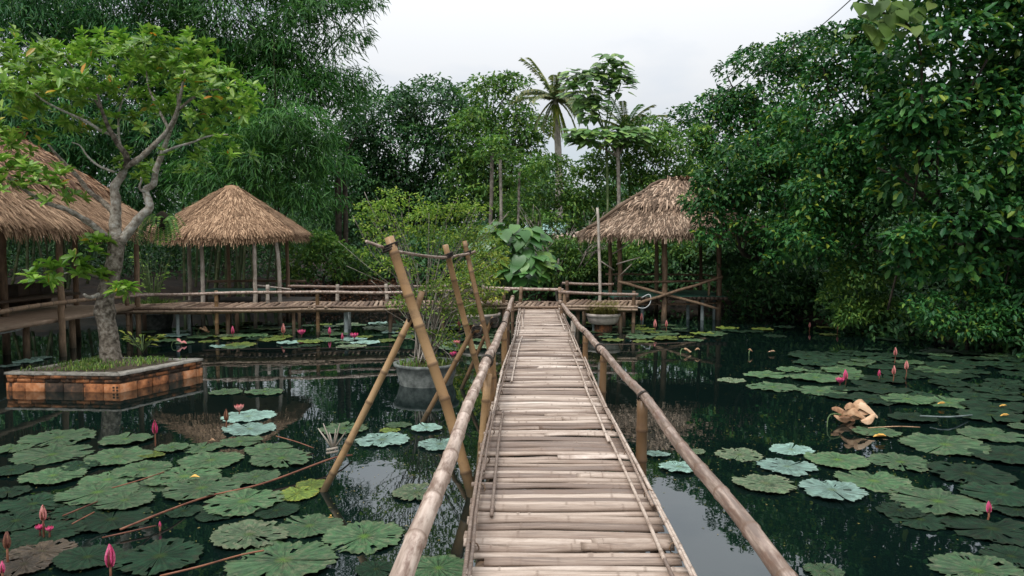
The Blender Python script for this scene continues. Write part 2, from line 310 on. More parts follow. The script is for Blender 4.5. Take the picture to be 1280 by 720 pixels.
def pad_mat(name, base, edge, vein, centre, spots=0.0, spot_col=(.1, .07, .04), rough=.4, spec=.5):
    m, n, l, out = mat_new(name); b = n.new('ShaderNodeBsdfPrincipled'); l.new(b.outputs[0], out.inputs[0])
    uv = n.new('ShaderNodeUVMap'); sp = n.new('ShaderNodeSeparateXYZ'); l.new(uv.outputs[0], sp.inputs[0])
    tc = n.new('ShaderNodeTexCoord'); oi = n.new('ShaderNodeObjectInfo')
    off = n.new('ShaderNodeVectorMath'); off.operation = 'ADD'; l.new(tc.outputs['Object'], off.inputs[0])
    rv = n.new('ShaderNodeCombineXYZ'); k = math_(n, l, 'MULTIPLY', oi.outputs['Random'], 31.0)
    for i in range(3): l.new(k, rv.inputs[i])
    l.new(rv.outputs[0], off.inputs[1])
    nz = noise(n, l, off.outputs[0], 3.2, 6, .65)
    rr = ramp(n, [(.34, tuple(x * .35 for x in base)), (.5, base), (.66, tuple(min(1, x * 1.8) for x in base))])
    cv = n.new('ShaderNodeCombineXYZ'); l.new(math_(n, l, 'MULTIPLY', sp.outputs[0], 46.0), cv.inputs[0]); l.new(math_(n, l, 'MULTIPLY', sp.outputs[1], 3.0), cv.inputs[1]); l.new(k, cv.inputs[2])
    fib = noise(n, l, cv.outputs[0], 1.0, 4, .6)
    l.new(math_(n, l, 'ADD', math_(n, l, 'MULTIPLY', nz.outputs[0], .55), math_(n, l, 'MULTIPLY', fib.outputs[0], .45)), rr.inputs[0])
    w = math_(n, l, 'SINE', math_(n, l, 'MULTIPLY', sp.outputs[0], 2 * math.pi * 17))
    vn = ramp(n, [(.55, (0, 0, 0)), (1.0, (1, 1, 1))]); l.new(w, vn.inputs[0])
    c = mixc(n, l, math_(n, l, 'MULTIPLY', vn.outputs[0], .55), rr.outputs[0], vein)
    er = ramp(n, [(.8, (0, 0, 0)), (1, (1, 1, 1))]); l.new(sp.outputs[1], er.inputs[0]); c = mixc(n, l, math_(n, l, 'MULTIPLY', er.outputs[0], .5), c, edge)
    ce = ramp(n, [(.04, (1, 1, 1)), (.2, (0, 0, 0))]); l.new(sp.outputs[1], ce.inputs[0]); c = mixc(n, l, math_(n, l, 'MULTIPLY', ce.outputs[0], .8), c, centre)
    s2 = noise(n, l, off.outputs[0], 5.5, 7, .75); sr = ramp(n, [(.5, (0, 0, 0)), (.62, (1, 1, 1))]); l.new(s2.outputs[0], sr.inputs[0])
    c = mixc(n, l, math_(n, l, 'MULTIPLY', sr.outputs[0], spots), c, spot_col)
    hs = n.new('ShaderNodeHueSaturation'); l.new(c, hs.inputs['Color']); l.new(math_(n, l, 'MULTIPLY_ADD', oi.outputs['Random'], .6, .7), hs.inputs['Value'])
    l.new(hs.outputs[0], b.inputs['Base Color']); b.inputs['Specular IOR Level'].default_value = spec
    l.new(math_(n, l, 'MULTIPLY_ADD', nz.outputs[0], .35, rough - .15), b.inputs['Roughness'])
    h = math_(n, l, 'ADD', math_(n, l, 'MULTIPLY', w, .35), math_(n, l, 'ADD', math_(n, l, 'MULTIPLY', s2.outputs[0], .8), math_(n, l, 'MULTIPLY', fib.outputs[0], 1.6)))
    bp = n.new('ShaderNodeBump'); bp.inputs['Strength'].default_value = .8; bp.inputs['Distance'].default_value = .03; l.new(h, bp.inputs['Height']); l.new(bp.outputs[0], b.inputs['Normal'])
    return m
M['pad_green'] = pad_mat('green pad', (.034, .092, .032), (.07, .105, .04), (.075, .155, .06), (.13, .26, .03), .7, (.14, .15, .08), .48, .4)
M['pad_dark'] = pad_mat('dark pad', (.011, .034, .017), (.02, .035, .016), (.02, .055, .024), (.05, .09, .02), .5, (.035, .03, .02), .6, .12)  # on the right bed this colour also carries the shade of the trees
M['pad_pale'] = pad_mat('pale pad', (.20, .33, .275), (.24, .36, .28), (.14, .25, .20), (.22, .34, .16), .4, (.11, .17, .10), .33, .6)  # sky gloss on the waxy pads is put into this pale base colour
M['pad_yellow'] = pad_mat('yellowed pad', (.13, .18, .028), (.24, .2, .03), (.07, .13, .03), (.22, .26, .04), .9, (.06, .12, .03), .5, .25)
M['pad_worn'] = pad_mat('worn pad', (.085, .14, .07), (.17, .19, .10), (.06, .10, .05), (.12, .2, .05), .9, (.24, .24, .15), .5, .25)
M['pad_brown'] = pad_mat('brown pad', (0.055, 0.037, 0.020), (0.066, 0.040, 0.020), (0.028, 0.020, 0.010), (0.066, 0.060, 0.020), .5, (0.028, 0.030, 0.013))

# ================================================================== SETTING
def seg_dist(P, A, B):
    d = B - A; t = np.clip(((P - A) @ d) / (d @ d), 0, 1); return np.linalg.norm(P - (A + t[:, None] * d), axis=1)
SHORE = np.array([(-16, -14), (16, -14), (14, 4), (12.2, 10), (9.9, 14.6), (8.4, 18.2), (7.6, 21), (6.6, 23.5), (5.4, 25.6), (2, 26), (-1, 24.0), (-4, 25), (-6.5, 25.6), (-10, 25.0), (-14.5, 22.5), (-17.5, 16), (-18, 4)], float)
def shore_sd(P):                   # metres outside the pond's edge (negative inside)
    ds = np.min([seg_dist(P, SHORE[i], SHORE[(i + 1) % len(SHORE)]) for i in range(len(SHORE))], axis=0)
    ins = np.zeros(len(P), bool); j = len(SHORE) - 1
    for i in range(len(SHORE)):
        (xi, yi), (xj, yj) = SHORE[i], SHORE[j]
        c = ((yi > P[:, 1]) != (yj > P[:, 1])) & (P[:, 0] < (xj - xi) * (P[:, 1] - yi) / (yj - yi + 1e-12) + xi); ins ^= c; j = i
    return np.where(ins, -ds, ds)
def ground_z(P):
    P = np.asarray(P, float).reshape(-1, 2); s = shore_sd(P)
    wob = .12 * np.sin(P[:, 0] * 1.3 + 1) * np.cos(P[:, 1] * 1.1) + .06 * np.sin(P[:, 0] * 3.1 + P[:, 1] * 2.3)
    z = np.where(s < 0, np.maximum(-1.4, -.75 + s * .5), -.75 + 1.0 * (1 - np.exp(-np.maximum(s, 0) * .9)) + .035 * np.minimum(np.maximum(s, 0), 40))
    return z + wob * np.clip(s + .6, 0, 1)
def gz(x, y): return float(ground_z([(x, y)])[0])
def build_ground():
    xs = np.r_[np.linspace(-900, -40, 12), np.linspace(-36, -19, 10), np.arange(-18.5, 17, .45), np.linspace(18, 40, 12), np.linspace(60, 900, 12)]
    ys = np.r_[np.linspace(-900, -30, 10), np.linspace(-26, -15, 8), np.arange(-14.5, 30, .45), np.linspace(31, 60, 14), np.linspace(80, 900, 12)]
    X, Y = np.meshgrid(xs, ys, indexing='ij'); P = np.stack([X.ravel(), Y.ravel()], 1)
    V = np.c_[P, ground_z(P)]; nx, ny = len(xs), len(ys)
    i, j = np.meshgrid(np.arange(nx - 1), np.arange(ny - 1), indexing='ij'); a = (i * ny + j).ravel()
    mb = MB().add(V, [np.stack([a, a + ny, a + ny + 1, a + 1], 1)])
    g = mb.obj('ground', plain_mat('damp earth', [(.3, (.012, .009, .006)), (.5, (.03, .02, .013)), (.7, (.06, .036, .022))], 1.6, .95, .7, .08)); g['kind'] = 'structure'
    m, n, l, out = mat_new('pond water')
    b = n.new('ShaderNodeBsdfPrincipled'); b.inputs['Base Color'].default_value = (.0026, .0075, .0065, 1); b.inputs['Roughness'].default_value = .25; b.inputs['Specular IOR Level'].default_value = 0
    gl = n.new('ShaderNodeBsdfGlossy'); gl.inputs['Roughness'].default_value = .015; gl.inputs['Color'].default_value = (.92, .97, 1, 1)
    fr = n.new('ShaderNodeFresnel'); fr.inputs['IOR'].default_value = 1.62
    tc = n.new('ShaderNodeTexCoord'); n1 = noise(n, l, tc.outputs['Object'], 2.2, 3, .5); n2 = noise(n, l, tc.outputs['Object'], .5, 2, .5)
    bp = n.new('ShaderNodeBump'); bp.inputs['Strength'].default_value = .15; bp.inputs['Distance'].default_value = .02
    l.new(math_(n, l, 'MULTIPLY', n1.outputs[0], math_(n, l, 'MULTIPLY', n2.outputs[0], 1.2)), bp.inputs['Height'])
    l.new(bp.outputs[0], gl.inputs['Normal']); l.new(bp.outputs[0], fr.inputs['Normal'])
    mx = n.new('ShaderNodeMixShader'); l.new(math_(n, l, 'MULTIPLY_ADD', fr.outputs[0], .93, .03), mx.inputs[0]); l.new(b.outputs[0], mx.inputs[1]); l.new(gl.outputs[0], mx.inputs[2]); l.new(mx.outputs[0], out.inputs[0])
    w = MB().add([(-24, -18, WATER), (22, -18, WATER), (22, 30, WATER), (-24, 30, WATER)], [np.array([[0, 1, 2, 3]])]).obj('water', m); w['kind'] = 'structure'
build_ground()

# ================================================================== FOOTBRIDGE
DL = [G(x, y, 0) for x, y in ((583, 720), (591, 640), (606, 560), (620, 500), (631, 460), (644, 420), (649, 388))]
DR = [G(x, y, 0) for x, y in ((865, 720), (826, 640), (783, 560), (752, 500), (734, 460), (715, 420), (701, 388))]
DL = [Vector((DL[0].x - .02, -.6, 0))] + DL; DR = [Vector((DR[0].x + .02, -.6, 0))] + DR
Y_END = 18.35
def edge(E, y): return float(np.interp(y, [p.y for p in E], [p.x for p in E]))
def slat_mesh(k):
    w = random.uniform(.06, .115); h = random.uniform(.008, .02); sd_ = random.choice((-1, -1, 1, 0)); n = 13
    xs = np.linspace(-.5, .5, n); nodes = sorted(random.uniform(-.45, .45) for _ in range(random.choice((2, 3, 3)))); V = []; nd = []
    X = list(xs) + [q + o for q in nodes for o in (-.012, 0, .012)]; X = sorted(x for x in X if -.5 <= x <= .5)
    ph = [random.uniform(0, 6.28) for _ in range(4)]
    for x in X:
        isn = min(abs(x - q) for q in nodes) < .004
        yy = .006 * math.sin(x * 5 + ph[0]) + .003 * math.sin(x * 13 + ph[1]); zz = .004 * math.sin(x * 6 + ph[2])
        ww = w * (1 + .05 * math.sin(x * 9 + ph[3])); hh = h * (1.25 if isn else 1)
        for t in (-1, -.8, -.35, .35, .8, 1):
            V.append((x, yy + t * ww / 2, zz + hh * math.sqrt(max(0, 1 - t * t * .98)) * (1 if abs(t) < 1 else 0) - (.006 if abs(t) == 1 else 0))); nd.append(.9 if isn else 1.0 if abs(t) == 1 else .75 if t * sd_ > .5 else .3 if abs(t) > .5 else .35 if t * sd_ > 0 else 0)
    m = len(X); i, j = np.meshgrid(np.arange(m - 1), np.arange(5), indexing='ij'); a = (i * 6 + j).ravel()
    Q = np.stack([a, a + 6, a + 7, a + 1], 1); b = np.arange(m - 1) * 6
    Q2 = np.stack([b + 5, b + 11, b + 6, b], 1)
    me = MB().add(V, [Q, Q2, np.arange(6)[None], (np.arange(6) + (m - 1) * 6)[::-1][None]], nd).mesh('slat', M['slat']); me['w'] = w
    return me, w
bridge = empty('bamboo_footbridge', (0.25, 3, WATER), 'long narrow bamboo footbridge of split slats leading from the viewer across the pond', 'footbridge')
BO = Vector(bridge.location)
def bpart(name, mb, mat, parent=None, smooth=True, label=None):
    o = link(name, mb.mesh(name, mat, smooth, BO), bridge if parent is None else parent); return props(o, label)
def build_deck():
    kinds = [slat_mesh(k) for k in range(20)]
    y = -.4; k = 0
    while y < Y_END and k < 292:
        me, w = random.choice(kinds); ws = random.uniform(.9, 1.2)
        y += w * ws * .5; xl, xr = edge(DL, y), edge(DR, y); L = xr - xl
        j = random.random(); a, c = xl - random.uniform(-.005, .05), xr + random.uniform(-.03, .03)
        pieces = [(a, c)]
        if j < .12: q = xl + L * random.uniform(.35, .7); pieces = [(a, q + .04), (q - .03, c)]
        elif j < .2: pieces = [(xl + L * random.uniform(.05, .12), c)]
        for n_, (p, q) in enumerate(pieces):
            o = link('slat', me, bridge, ((p + q) / 2 - BO.x, y - BO.y, random.uniform(-.010, .006) - .012 + .006 * n_ - BO.z), (random.uniform(-.12, .12), random.uniform(-.004, .004), R(random.gauss(0, .7))), (q - p, ws, random.uniform(.8, 1.25)))
            k += 1
        y += w * ws * .5 + random.choice((-.005, -.002, .002, .004, .010))
    for s, E in ((1, DL), (-1, DR)):
        # bearers under the slats
        mb = MB(); bamboo(mb, smooth_path([(edge(E, y) + s * .09, y, -.075) for y in np.linspace(-.5, Y_END, 12)], .5), .045, .04, .45); bpart('bearer', mb, M['brownpole'])
        # doubled thin poles lashed along the edge on top
        for off, r, seg in ((-.012, .014, 3.1), (.035, .011, 2.6), (.105, .012, 2.2)):
            y = -.4 + random.uniform(0, 1)
            while y < Y_END - .3:
                y1 = min(y + seg * random.uniform(.8, 1.3), Y_END + .05); d0, d1 = random.uniform(-.02, .025), random.uniform(-.02, .025)
                if off < .1 or random.random() < .75:
                    pts = [(edge(E, q) + s * (off + d0 + (d1 - d0) * t), q, .022 + .012 * math.sin(t * 3) + (.012 if off == .035 else 0)) for t, q in ((t, y + (y1 - y) * t) for t in np.linspace(0, 1, 5))]
                    mb = MB(); bamboo(mb, pts, r, r * .85, .34, 7, .002, .2); bpart('edge_strip', mb, M['slat'])
                y = y1 - .25
        for y in np.arange(.6, Y_END, .85):
            y += random.uniform(-.15, .15); x = edge(E, y) + s * .02; mb = MB()
            tube(mb, [(x + .034 * math.cos(t) * 1.0, y + random.uniform(-.006, .006), .010 + .034 * math.sin(t)) for t in np.linspace(0, 6.28, 9)], .004, 4, False); bpart('lashing', mb, M['brownpole'])
build_deck()
def rail_pts(P, H): return [G(x, y, CAM_H - h) for (x, y), h in zip(P, H)]
RL = rail_pts([(505, 720), (535, 640), (565, 560), (589, 500), (610, 448), (628, 410), (641, 371)], [1.165, 1.165, 1.17, 1.17, 1.175, 1.22, 1.33])
RR = rail_pts([(980, 720), (930, 654), (880, 592), (840, 541), (800, 491), (748, 433), (722, 405), (700, 377)], [1.23, 1.23, 1.23, 1.235, 1.24, 1.26, 1.32, 1.42])
def extend(P, y0): d = (P[0] - P[1]).normalized(); t = (P[0].y - y0) / -d.y; return [P[0] + d * t] + P
RL = extend(RL, -.3); RR = extend(RR, -.3)
def on(P, y): return Vector((float(np.interp(y, [p.y for p in P], [p.x for p in P])), y, float(np.interp(y, [p.y for p in P], [p.z for p in P]))))
def build_rails():
    for P, r, splice in ((RL, .044, 7.45), (RR, .040, 8.95)):
        sm = smooth_path(P, .3)
        near = [p for p in sm if p[1] < splice + .35]; far = [p + np.array([0, 0, .004]) for p in sm if p[1] > splice - .5]
        mb = MB(); bamboo(mb, near, r * 1.02, r * .9, .42, 12, .006, .09); rail = bpart('handrail', mb, M['rail'])
        mb = MB(); bamboo(mb, far, r * 1.05, r * .95, .42, 12, .006, .09); rail2 = bpart('handrail', mb, M['rail'])
        for py_ in ((6.05, 8.6, 10.7, 13.1, 16.9) if P is RR else (7.9, 11.2, 13.3, 17.3)):
            c = on(P, py_); mb = MB()
            for k in range(3): tube(mb, [(c.x + (r + .008) * math.cos(t), c.y - .02 + k * .015 + .02 * math.sin(t * 2), c.z + (r + .008) * math.sin(t)) for t in np.linspace(0, 6.28, 11)], .006, 4, False)
            bpart('binding', mb, M['lash'], rail if py_ < splice else rail2)
        c = on(P, splice); mb = MB()
        for k in range(4): tube(mb, [(c.x + (r + .012) * math.cos(t), c.y - .03 + k * .018, c.z + (r + .012) * math.sin(t)) for t in np.linspace(0, 6.28, 13)], .011, 5, False)
        bpart('binding', mb, M['lash'], rail)
    specs = [(RR, 6.05, .047, 'gold'), (RR, 8.6, .042, 'gold'), (RR, 10.7, .040, 'gold'), (RR, 13.1, .045, 'palepole'), (RR, 16.9, .04, 'brownpole'), (RR, .6, .045, 'gold'),
             (RL, 7.9, .048, 'gold'), (RL, 8.3, .042, 'gold'), (RL, 11.2, .045, 'gold'), (RL, 13.3, .042, 'brownpole'), (RL, 17.3, .042, 'brownpole'), (RL, .5, .045, 'gold')]
    for P, y, r, m in specs:
        t = on(P, y); dx = -.06 if P is RR else .03
        mb = MB(); bamboo(mb, [(t.x + dx * .6 + random.uniform(-.03, .03), y + random.uniform(-.05, .05), -1.25), (t.x + dx * .3, y, -.2), (t.x + dx * .1, y, t.z - .03 + (.1 if m == 'brownpole' else 0))], r, r * .95, .3, 10); bpart('post', mb, M[m])
    for E, s in ((DL, 1), (DR, -1)):   # short stakes that carry the bearers, under the deck
        for y in (1.5, 4.7, 7.0, 9.8, 12.5, 15.2, 18.0):
            x = edge(E, y) + s * .16; mb = MB(); tube(mb, [(x, y, -1.3), (x, y, -.1)], .05, 8); bpart('stake', mb, M['brownpole'])
    for y in (2.1, 5.0, 7.6, 10.4, 13.2, 16.2):
        mb = MB(); bamboo(mb, [(edge(DL, y) - .05, y, -.145), (edge(DR, y) + .05, y, -.145)], .04, .04, .3); bpart('crossbeam', mb, M['brownpole'])
build_rails()

# ================================================================== BAMBOO FRAME beside the bridge
def build_frame():
    fr = empty('bamboo_trestle', G(590, 612), 'leaning frame of golden bamboo poles with a curved crossbar standing beside the footbridge', 'trestle'); o = Vector(fr.location)
    def part(name, pts, r0, r1, mat='gold', node=.34, parent=None, sides=12, bul=.1):
        mb = MB(); bamboo(mb, pts, r0, r1, node, sides, .006, bul); return link(name, mb.mesh(name, M[mat], True, o), fr if parent is None else parent)
    a0, a1 = W(487, 297, 6.6), G(588, 620); a1 = a1 + (a1 - a0).normalized() * .6
    b0, b1 = W(557, 307, 9.0), G(615, 520); b1 = b1 + (b1 - b0).normalized() * .6
    c0, c1 = W(581, 302, 10.8), G(622, 500); c1 = c1 + (c1 - c0).normalized() * .6
    p1 = part('upright', [a0, (a0 + a1) / 2 + Vector((.03, 0, .02)), a1], .042, .050); p2 = part('upright', [b0, (b0 + b1) / 2 + Vector((-.02, 0, 0)), b1], .035, .040); p3 = part('upright', [c0, (c0 + c1) / 2 + Vector((.03, 0, 0)), c1], .034, .038, 'gold')
    part('upright', [W(611, 468, 7.05), G(592, 603) + Vector((0, .1, -.5))], .036, .042)
    for (t, b, r, Yt) in (((517, 393), (404, 614), .033, 6.72), ((594, 408), (529, 527), .033, 9.25), ((616, 397), (577, 486), .030, 11.1)):
        q0, q1 = W(*t, Yt), G(*b); q1 = q1 + (q1 - q0).normalized() * .5
        part('brace', [q0, q1], r * .9, r)
        mb = MB(); k = W(t[0] + 2, t[1] + 6, Yt)
        for j in range(3): tube(mb, [(k.x + .058 * math.cos(u), k.y - .02 + .04 * math.sin(2 * u), k.z + .05 * math.sin(u) + j * .02 - .02) for u in np.linspace(0, 6.28, 11)], .012, 5, False)
        link('binding', mb.mesh('binding', M['lash'], True, o), fr)
    part('stub', [W(516, 400, 6.8), W(527, 365, 6.85)], .03, .028)
    part('stub', [W(583, 425, 9.3), W(603, 408, 9.35)], .03, .028)
    cb = smooth_path([W(457, 301, 6.35), W(487, 311, 6.68) + Vector((0, -.09, 0)), W(520, 319, 7.9), W(559, 321, 9.0) + Vector((0, -.07, 0)), W(583, 318, 10.6) + Vector((0, -.06, 0)), W(594, 314, 10.95)], .2)
    bar = part('crossbar', cb, .014, .019, 'rail', .5)
    for p in (W(488, 309, 6.62), W(559, 320, 8.95), W(583, 317, 10.75)):
        mb = MB()
        for j in range(3): tube(mb, [(p.x + .062 * math.cos(u), p.y + .062 * math.sin(u), p.z + .025 * math.cos(u) - .02 + j * .02) for u in np.linspace(0, 6.28, 11)], .010, 5, False)
        link('binding', mb.mesh('binding', M['lash'], True, o), bar)
    # split tassel of bamboo on the first brace
    mb = MB(); t = W(417, 562, 6.75)
    for k in range(6):
        d = Vector((-.13 + .05 * k, random.uniform(-.05, .02), .2 + .05 * math.sin(k * 2))); tube(mb, [t, t + d * .5, t + d], [.010, .008, .004], 5)
    for q in range(2): tube(mb, [t + Vector((-.05, -.05, -.02 + .03 * q)), t + Vector((.05, -.05, q * .03))], .012, 5)
    link('splinter_tuft', mb.mesh('splinter_tuft', M['palepole'], True, o), fr)
build_frame()

# ================================================================== DOCKS
def dock(label, A, B, width, z, rails, group='bamboo docks round the pond', n_pil=8, sep=.115):
    A, B = Vector((A[0], A[1], 0)), Vector((B[0], B[1], 0)); d = (B - A).normalized(); nrm = Vector((-d.y, d.x, 0)); L = (B - A).length; rz = math.atan2(d.y, d.x)
    t = empty('bamboo_dock', (A.x, A.y, WATER), label, 'dock', group); o = Vector(t.location)
    variants = []
    for k in range(6):
        mb = MB(); w = random.uniform(.085, .11); bamboo(mb, [(0, -.5, 0), (0, .5, 0)], w / 2, w / 2 * .92, .4, 7, .004, .08); me = mb.mesh('plank', M['dock']); variants.append(me)
    x = .05
    while x < L:
        p = A + d * x + nrm * (width / 2 + random.uniform(-.05, .05)); link('plank', random.choice(variants), t, (p.x - o.x, p.y - o.y, z - .04 + random.uniform(-.012, .012) - o.z), (0, random.uniform(-.03, .03), rz + random.gauss(0, .025)), (1, width * random.uniform(.97, 1.06), .7)); x += sep * random.uniform(.85, 1.15)
    for q, hz in ((-.03, -.035), (-.035, -.10), (width + .02, -.05)):
        mb = MB(); bamboo(mb, smooth_path([A + d * s + nrm * (q + .012 * math.sin(s * 3)) + Vector((0, 0, z + hz + .014 * math.sin(s * 2.1 + q * 40))) for s in np.linspace(-.1, L + .1, 14)], .4), .032, .03, .4, 7, .008); link('edge_pole', mb.mesh('edge_pole', M['dock'], True, o), t)
    for q in (.12, width - .12):
        mb = MB(); bamboo(mb, smooth_path([A + d * s + nrm * q + Vector((0, 0, z - .13 + .015 * math.sin(s * 2))) for s in np.linspace(0, L, 9)], .4), .05, .045, .4); link('bearer', mb.mesh('bearer', M['brownpole'], True, o), t)
    for k in range(n_pil):
        s = L * (k + .5) / n_pil + random.uniform(-.2, .2)
        for q in (.2, width - .2):
            p = A + d * s + nrm * q; mb = MB(); tube(mb, [(p.x, p.y, -1.4), (p.x, p.y, z - .16)], .04 if k % 2 else .05, 10); link('pillar', mb.mesh('pillar', M['concretepost'] if k % 3 == 1 else M['brownpole'], True, o), t)
    for q, hs, s0, s1, posts, r, mat in rails:      # a railing: offset across, heights, from-to, post positions
        for h in hs:
            mb = MB(); bamboo(mb, smooth_path([A + d * s + nrm * q + Vector((0, 0, z + h + .02 * math.sin(s * 1.3 + h * 9))) for s in np.linspace(s0, s1, max(3, int((s1 - s0) / 1.2)))], .5), r, r * .9, .42, 8); link('handrail', mb.mesh('handrail', M['rail'] if mat != 'brownpole' else M['brownpole'], True, o), t)
        for s, low, pm in posts:
            p = A + d * s + nrm * (q + (.035 if q < width / 2 else -.035)); mb = MB(); bamboo(mb, [(p.x, p.y, low), (p.x + random.uniform(-.03, .03), p.y, z + max(hs) + .06)], .046, .044, .28, 9); link('post', mb.mesh('post', M[pm], True, o), t)
    return t
A, B = G(178, 383.5, .16), G(640, 379.8, .13)
LD = (B - A).length
def at_px(px): return LD * (G(px, 382, .145).x - A.x) / (B.x - A.x)
dock('long left bamboo dock with low handrails joining the bridge end to the huts', (A.x - 1.0, A.y - .1), (B.x - .02, B.y), 1.35, .145,
     [(.03, (.30,), .2, LD * .995 + 1, [(at_px(276) + 1, -1.2, 'gold'), (at_px(397) + 1, -1.2, 'gold'), (LD + .8, -1.2, 'brownpole'), (at_px(168) + 1.1, -1.2, 'brownpole')], .036, 'rail'),
      (1.3, (.36,), 4.0, LD + .2, [(at_px(p) + 1, .0, 'palepole') for p in (325, 414, 480, 560, 610)], .034, 'rail')])
T0, T1 = G(642, 381.5, .1), G(702, 382, .1)
dock('short dock landing across the far end of the footbridge with a low rail behind', (T0.x, T0.y), (T1.x, T1.y), 1.4, .098, [(1.33, (.31,), -.9, 1.15, [(.05, .0, 'brownpole'), (1.08, .0, 'brownpole')], .042, 'rail')], n_pil=2)
R0, R1 = G(703, 380.5, .12), G(792, 382, .12)
dock('short right bamboo dock with wonky rails leading to the lone thatched pavilion', (R0.x, R0.y), (R1.x, R1.y), 1.8, .118,
     [(.03, (.28,), -.1, 1.80, [(.06, -1.2, 'brownpole'), (1.68, -1.2, 'brownpole')], .038, 'rail'), (1.75, (.42,), -.25, 1.1, [(-.1, 0, 'brownpole')], .038, 'rail')], n_pil=3)
def platform(t, o, corners, z, n_planks, mat='dock'):
    c = [Vector((x, y, 0)) for x, y in corners]; mb = MB()
    V = [tuple(p + Vector((0, 0, z))) for p in c] + [tuple(p + Vector((0, 0, z - .08))) for p in c]; n = len(c)
    mb.add(V, [np.arange(n)[None], (np.arange(n)[::-1] + n)[None], np.array([(i + n, (i + 1) % n + n, (i + 1) % n, i) for i in range(n)])])
    return link('platform', mb.mesh('platform', M[mat], False, o), t)

# ================================================================== THATCH
def thatch(mb, quad, rows, per_m, length, lift, rng, wid=(.009, .024), droop=.3, top_cut=0.0, jag=.4):
    """straw on one roof face: quad = eave left, eave right, top right, top left; straws lie down the slope in overlapping rows"""
    el, er, tr, tl = [np.array(tuple(p), float) for p in quad]
    nrm = np.cross(er - el, tl - el); nrm /= np.linalg.norm(nrm)
    if nrm[2] < 0: nrm = -nrm
    V = []; 
    for r in range(rows):
        f = (r + rng.uniform(0, .2)) / rows * (1 - top_cut)
        wl = np.linalg.norm((er + (tr - er) * f) - (el + (tl - el) * f)); n = int(max(3, wl * per_m * 1.7))
        u = rng.random(n); ff = np.clip(f + rng.uniform(-.5, .5, n) / rows, 0, 1.0)
        a = el + (er - el) * u[:, None]; b = tl + (tr - tl) * u[:, None]; down = a - b; down /= np.linalg.norm(down, axis=1)[:, None] + 1e-9
        side = np.cross(down, nrm); side /= np.linalg.norm(side, axis=1)[:, None]
        base = a + (b - a) * ff[:, None] + nrm * (lift * rng.uniform(.3, 1.0, n))[:, None]
        L = length * rng.uniform(1 - jag, 1 + jag, n); d = down + side * rng.normal(0, .24, n)[:, None]; d /= np.linalg.norm(d, axis=1)[:, None]
        top = base - d * (L * .55)[:, None] - nrm * (lift * .5); tip = base + d * (L * .45)[:, None] + nrm * rng.uniform(-.02, .05, n)[:, None]; tip[:, 2] -= droop * L * rng.uniform(.0, .6, n)
        w = rng.uniform(wid[0], wid[1], n)[:, None]
        V.append(np.stack([top - side * w * .5, top + side * w * .5, base + side * w * .55 + nrm * .006, base - side * w * .55 + nrm * .006, tip + side * w * .3, tip - side * w * .3], 1))
    V = np.concatenate(V); n = len(V); i = np.arange(n)[:, None] * 6
    mb.add(V.reshape(-1, 3), [np.concatenate([i + np.array([0, 1, 2, 3]), i + np.array([3, 2, 4, 5])])])
def roof_face(mb, quad, thick=.10):
    q = [np.array(tuple(p), float) for p in quad]; nrm = np.cross(q[1] - q[0], q[3] - q[0]); nrm /= np.linalg.norm(nrm); nrm *= np.sign(nrm[2])
    V = q + [p - nrm * thick for p in q]
    mb.add(V, [np.array([(0, 1, 2, 3), (7, 6, 5, 4), (0, 4, 5, 1), (1, 5, 6, 2), (2, 6, 7, 3), (3, 7, 4, 0)])])
def lerp(a, b, t): return a + (b - a) * t
def pole_part(t, o, name, pts, r0, r1, mat, sides=9, wob=.02):
    P = smooth_path(pts, .25) if len(pts) > 2 else resample(pts, .25)[0]; P = P + RNG.normal(0, wob * .25, P.shape)
    rad = np.linspace(r0, r1, len(P)) * (1 + RNG.normal(0, .04, len(P))); mb = MB(); tube(mb, P, rad, sides); return link(name, mb.mesh(name, M[mat], True, o), t)
def thatch_roof(t, o, faces, mat, rows=12, per_m=85, length=.36, two_tier=None, upper_mat=None, seed=3, caps=()):
    rng = np.random.default_rng(seed); core = MB()
    for q in faces: roof_face(core, q)
    rf = link('roof', core.mesh('roof', M[mat], False, o), t)
    mb = MB()
    for q in faces:
        if two_tier:
            el, er, tr, tl = q; k = two_tier
            thatch(mb, (el, er, lerp(er, tr, k + .08), lerp(el, tl, k + .08)), max(3, int(rows * k) + 1), per_m, length, .06, rng)
        else: thatch(mb, q, rows, per_m, length, .07, rng)
        thatch(mb, (q[0], q[1], lerp(q[1], q[2], .04), lerp(q[0], q[3], .04)), 2, per_m * 1.3, length * .7, .02, rng, droop=1.3, jag=.5)
    s = link('straw', mb.mesh('straw', M[mat], False, o), rf); s['kind'] = 'stuff'
    if two_tier:
        mb = MB()
        for q in faces:
            el, er, tr, tl = [Vector(p) for p in q]; up = Vector((0, 0, .09)); k = two_tier
            thatch(mb, (lerp(el, tl, k) + up, lerp(er, tr, k) + up, tr + up, tl + up), max(3, int(rows * (1 - k))), per_m * .75, length * 1.35, .12, rng, wid=(.018, .05), droop=.6, jag=.45)
        s = link('shaggy_thatch', mb.mesh('shaggy_thatch', M[upper_mat or mat], False, o), rf); s['kind'] = 'stuff'
    for pts, r, m in caps: pole_part(rf, o, 'ridge_roll', pts, r, r * .9, m, 9, .05)
    return rf

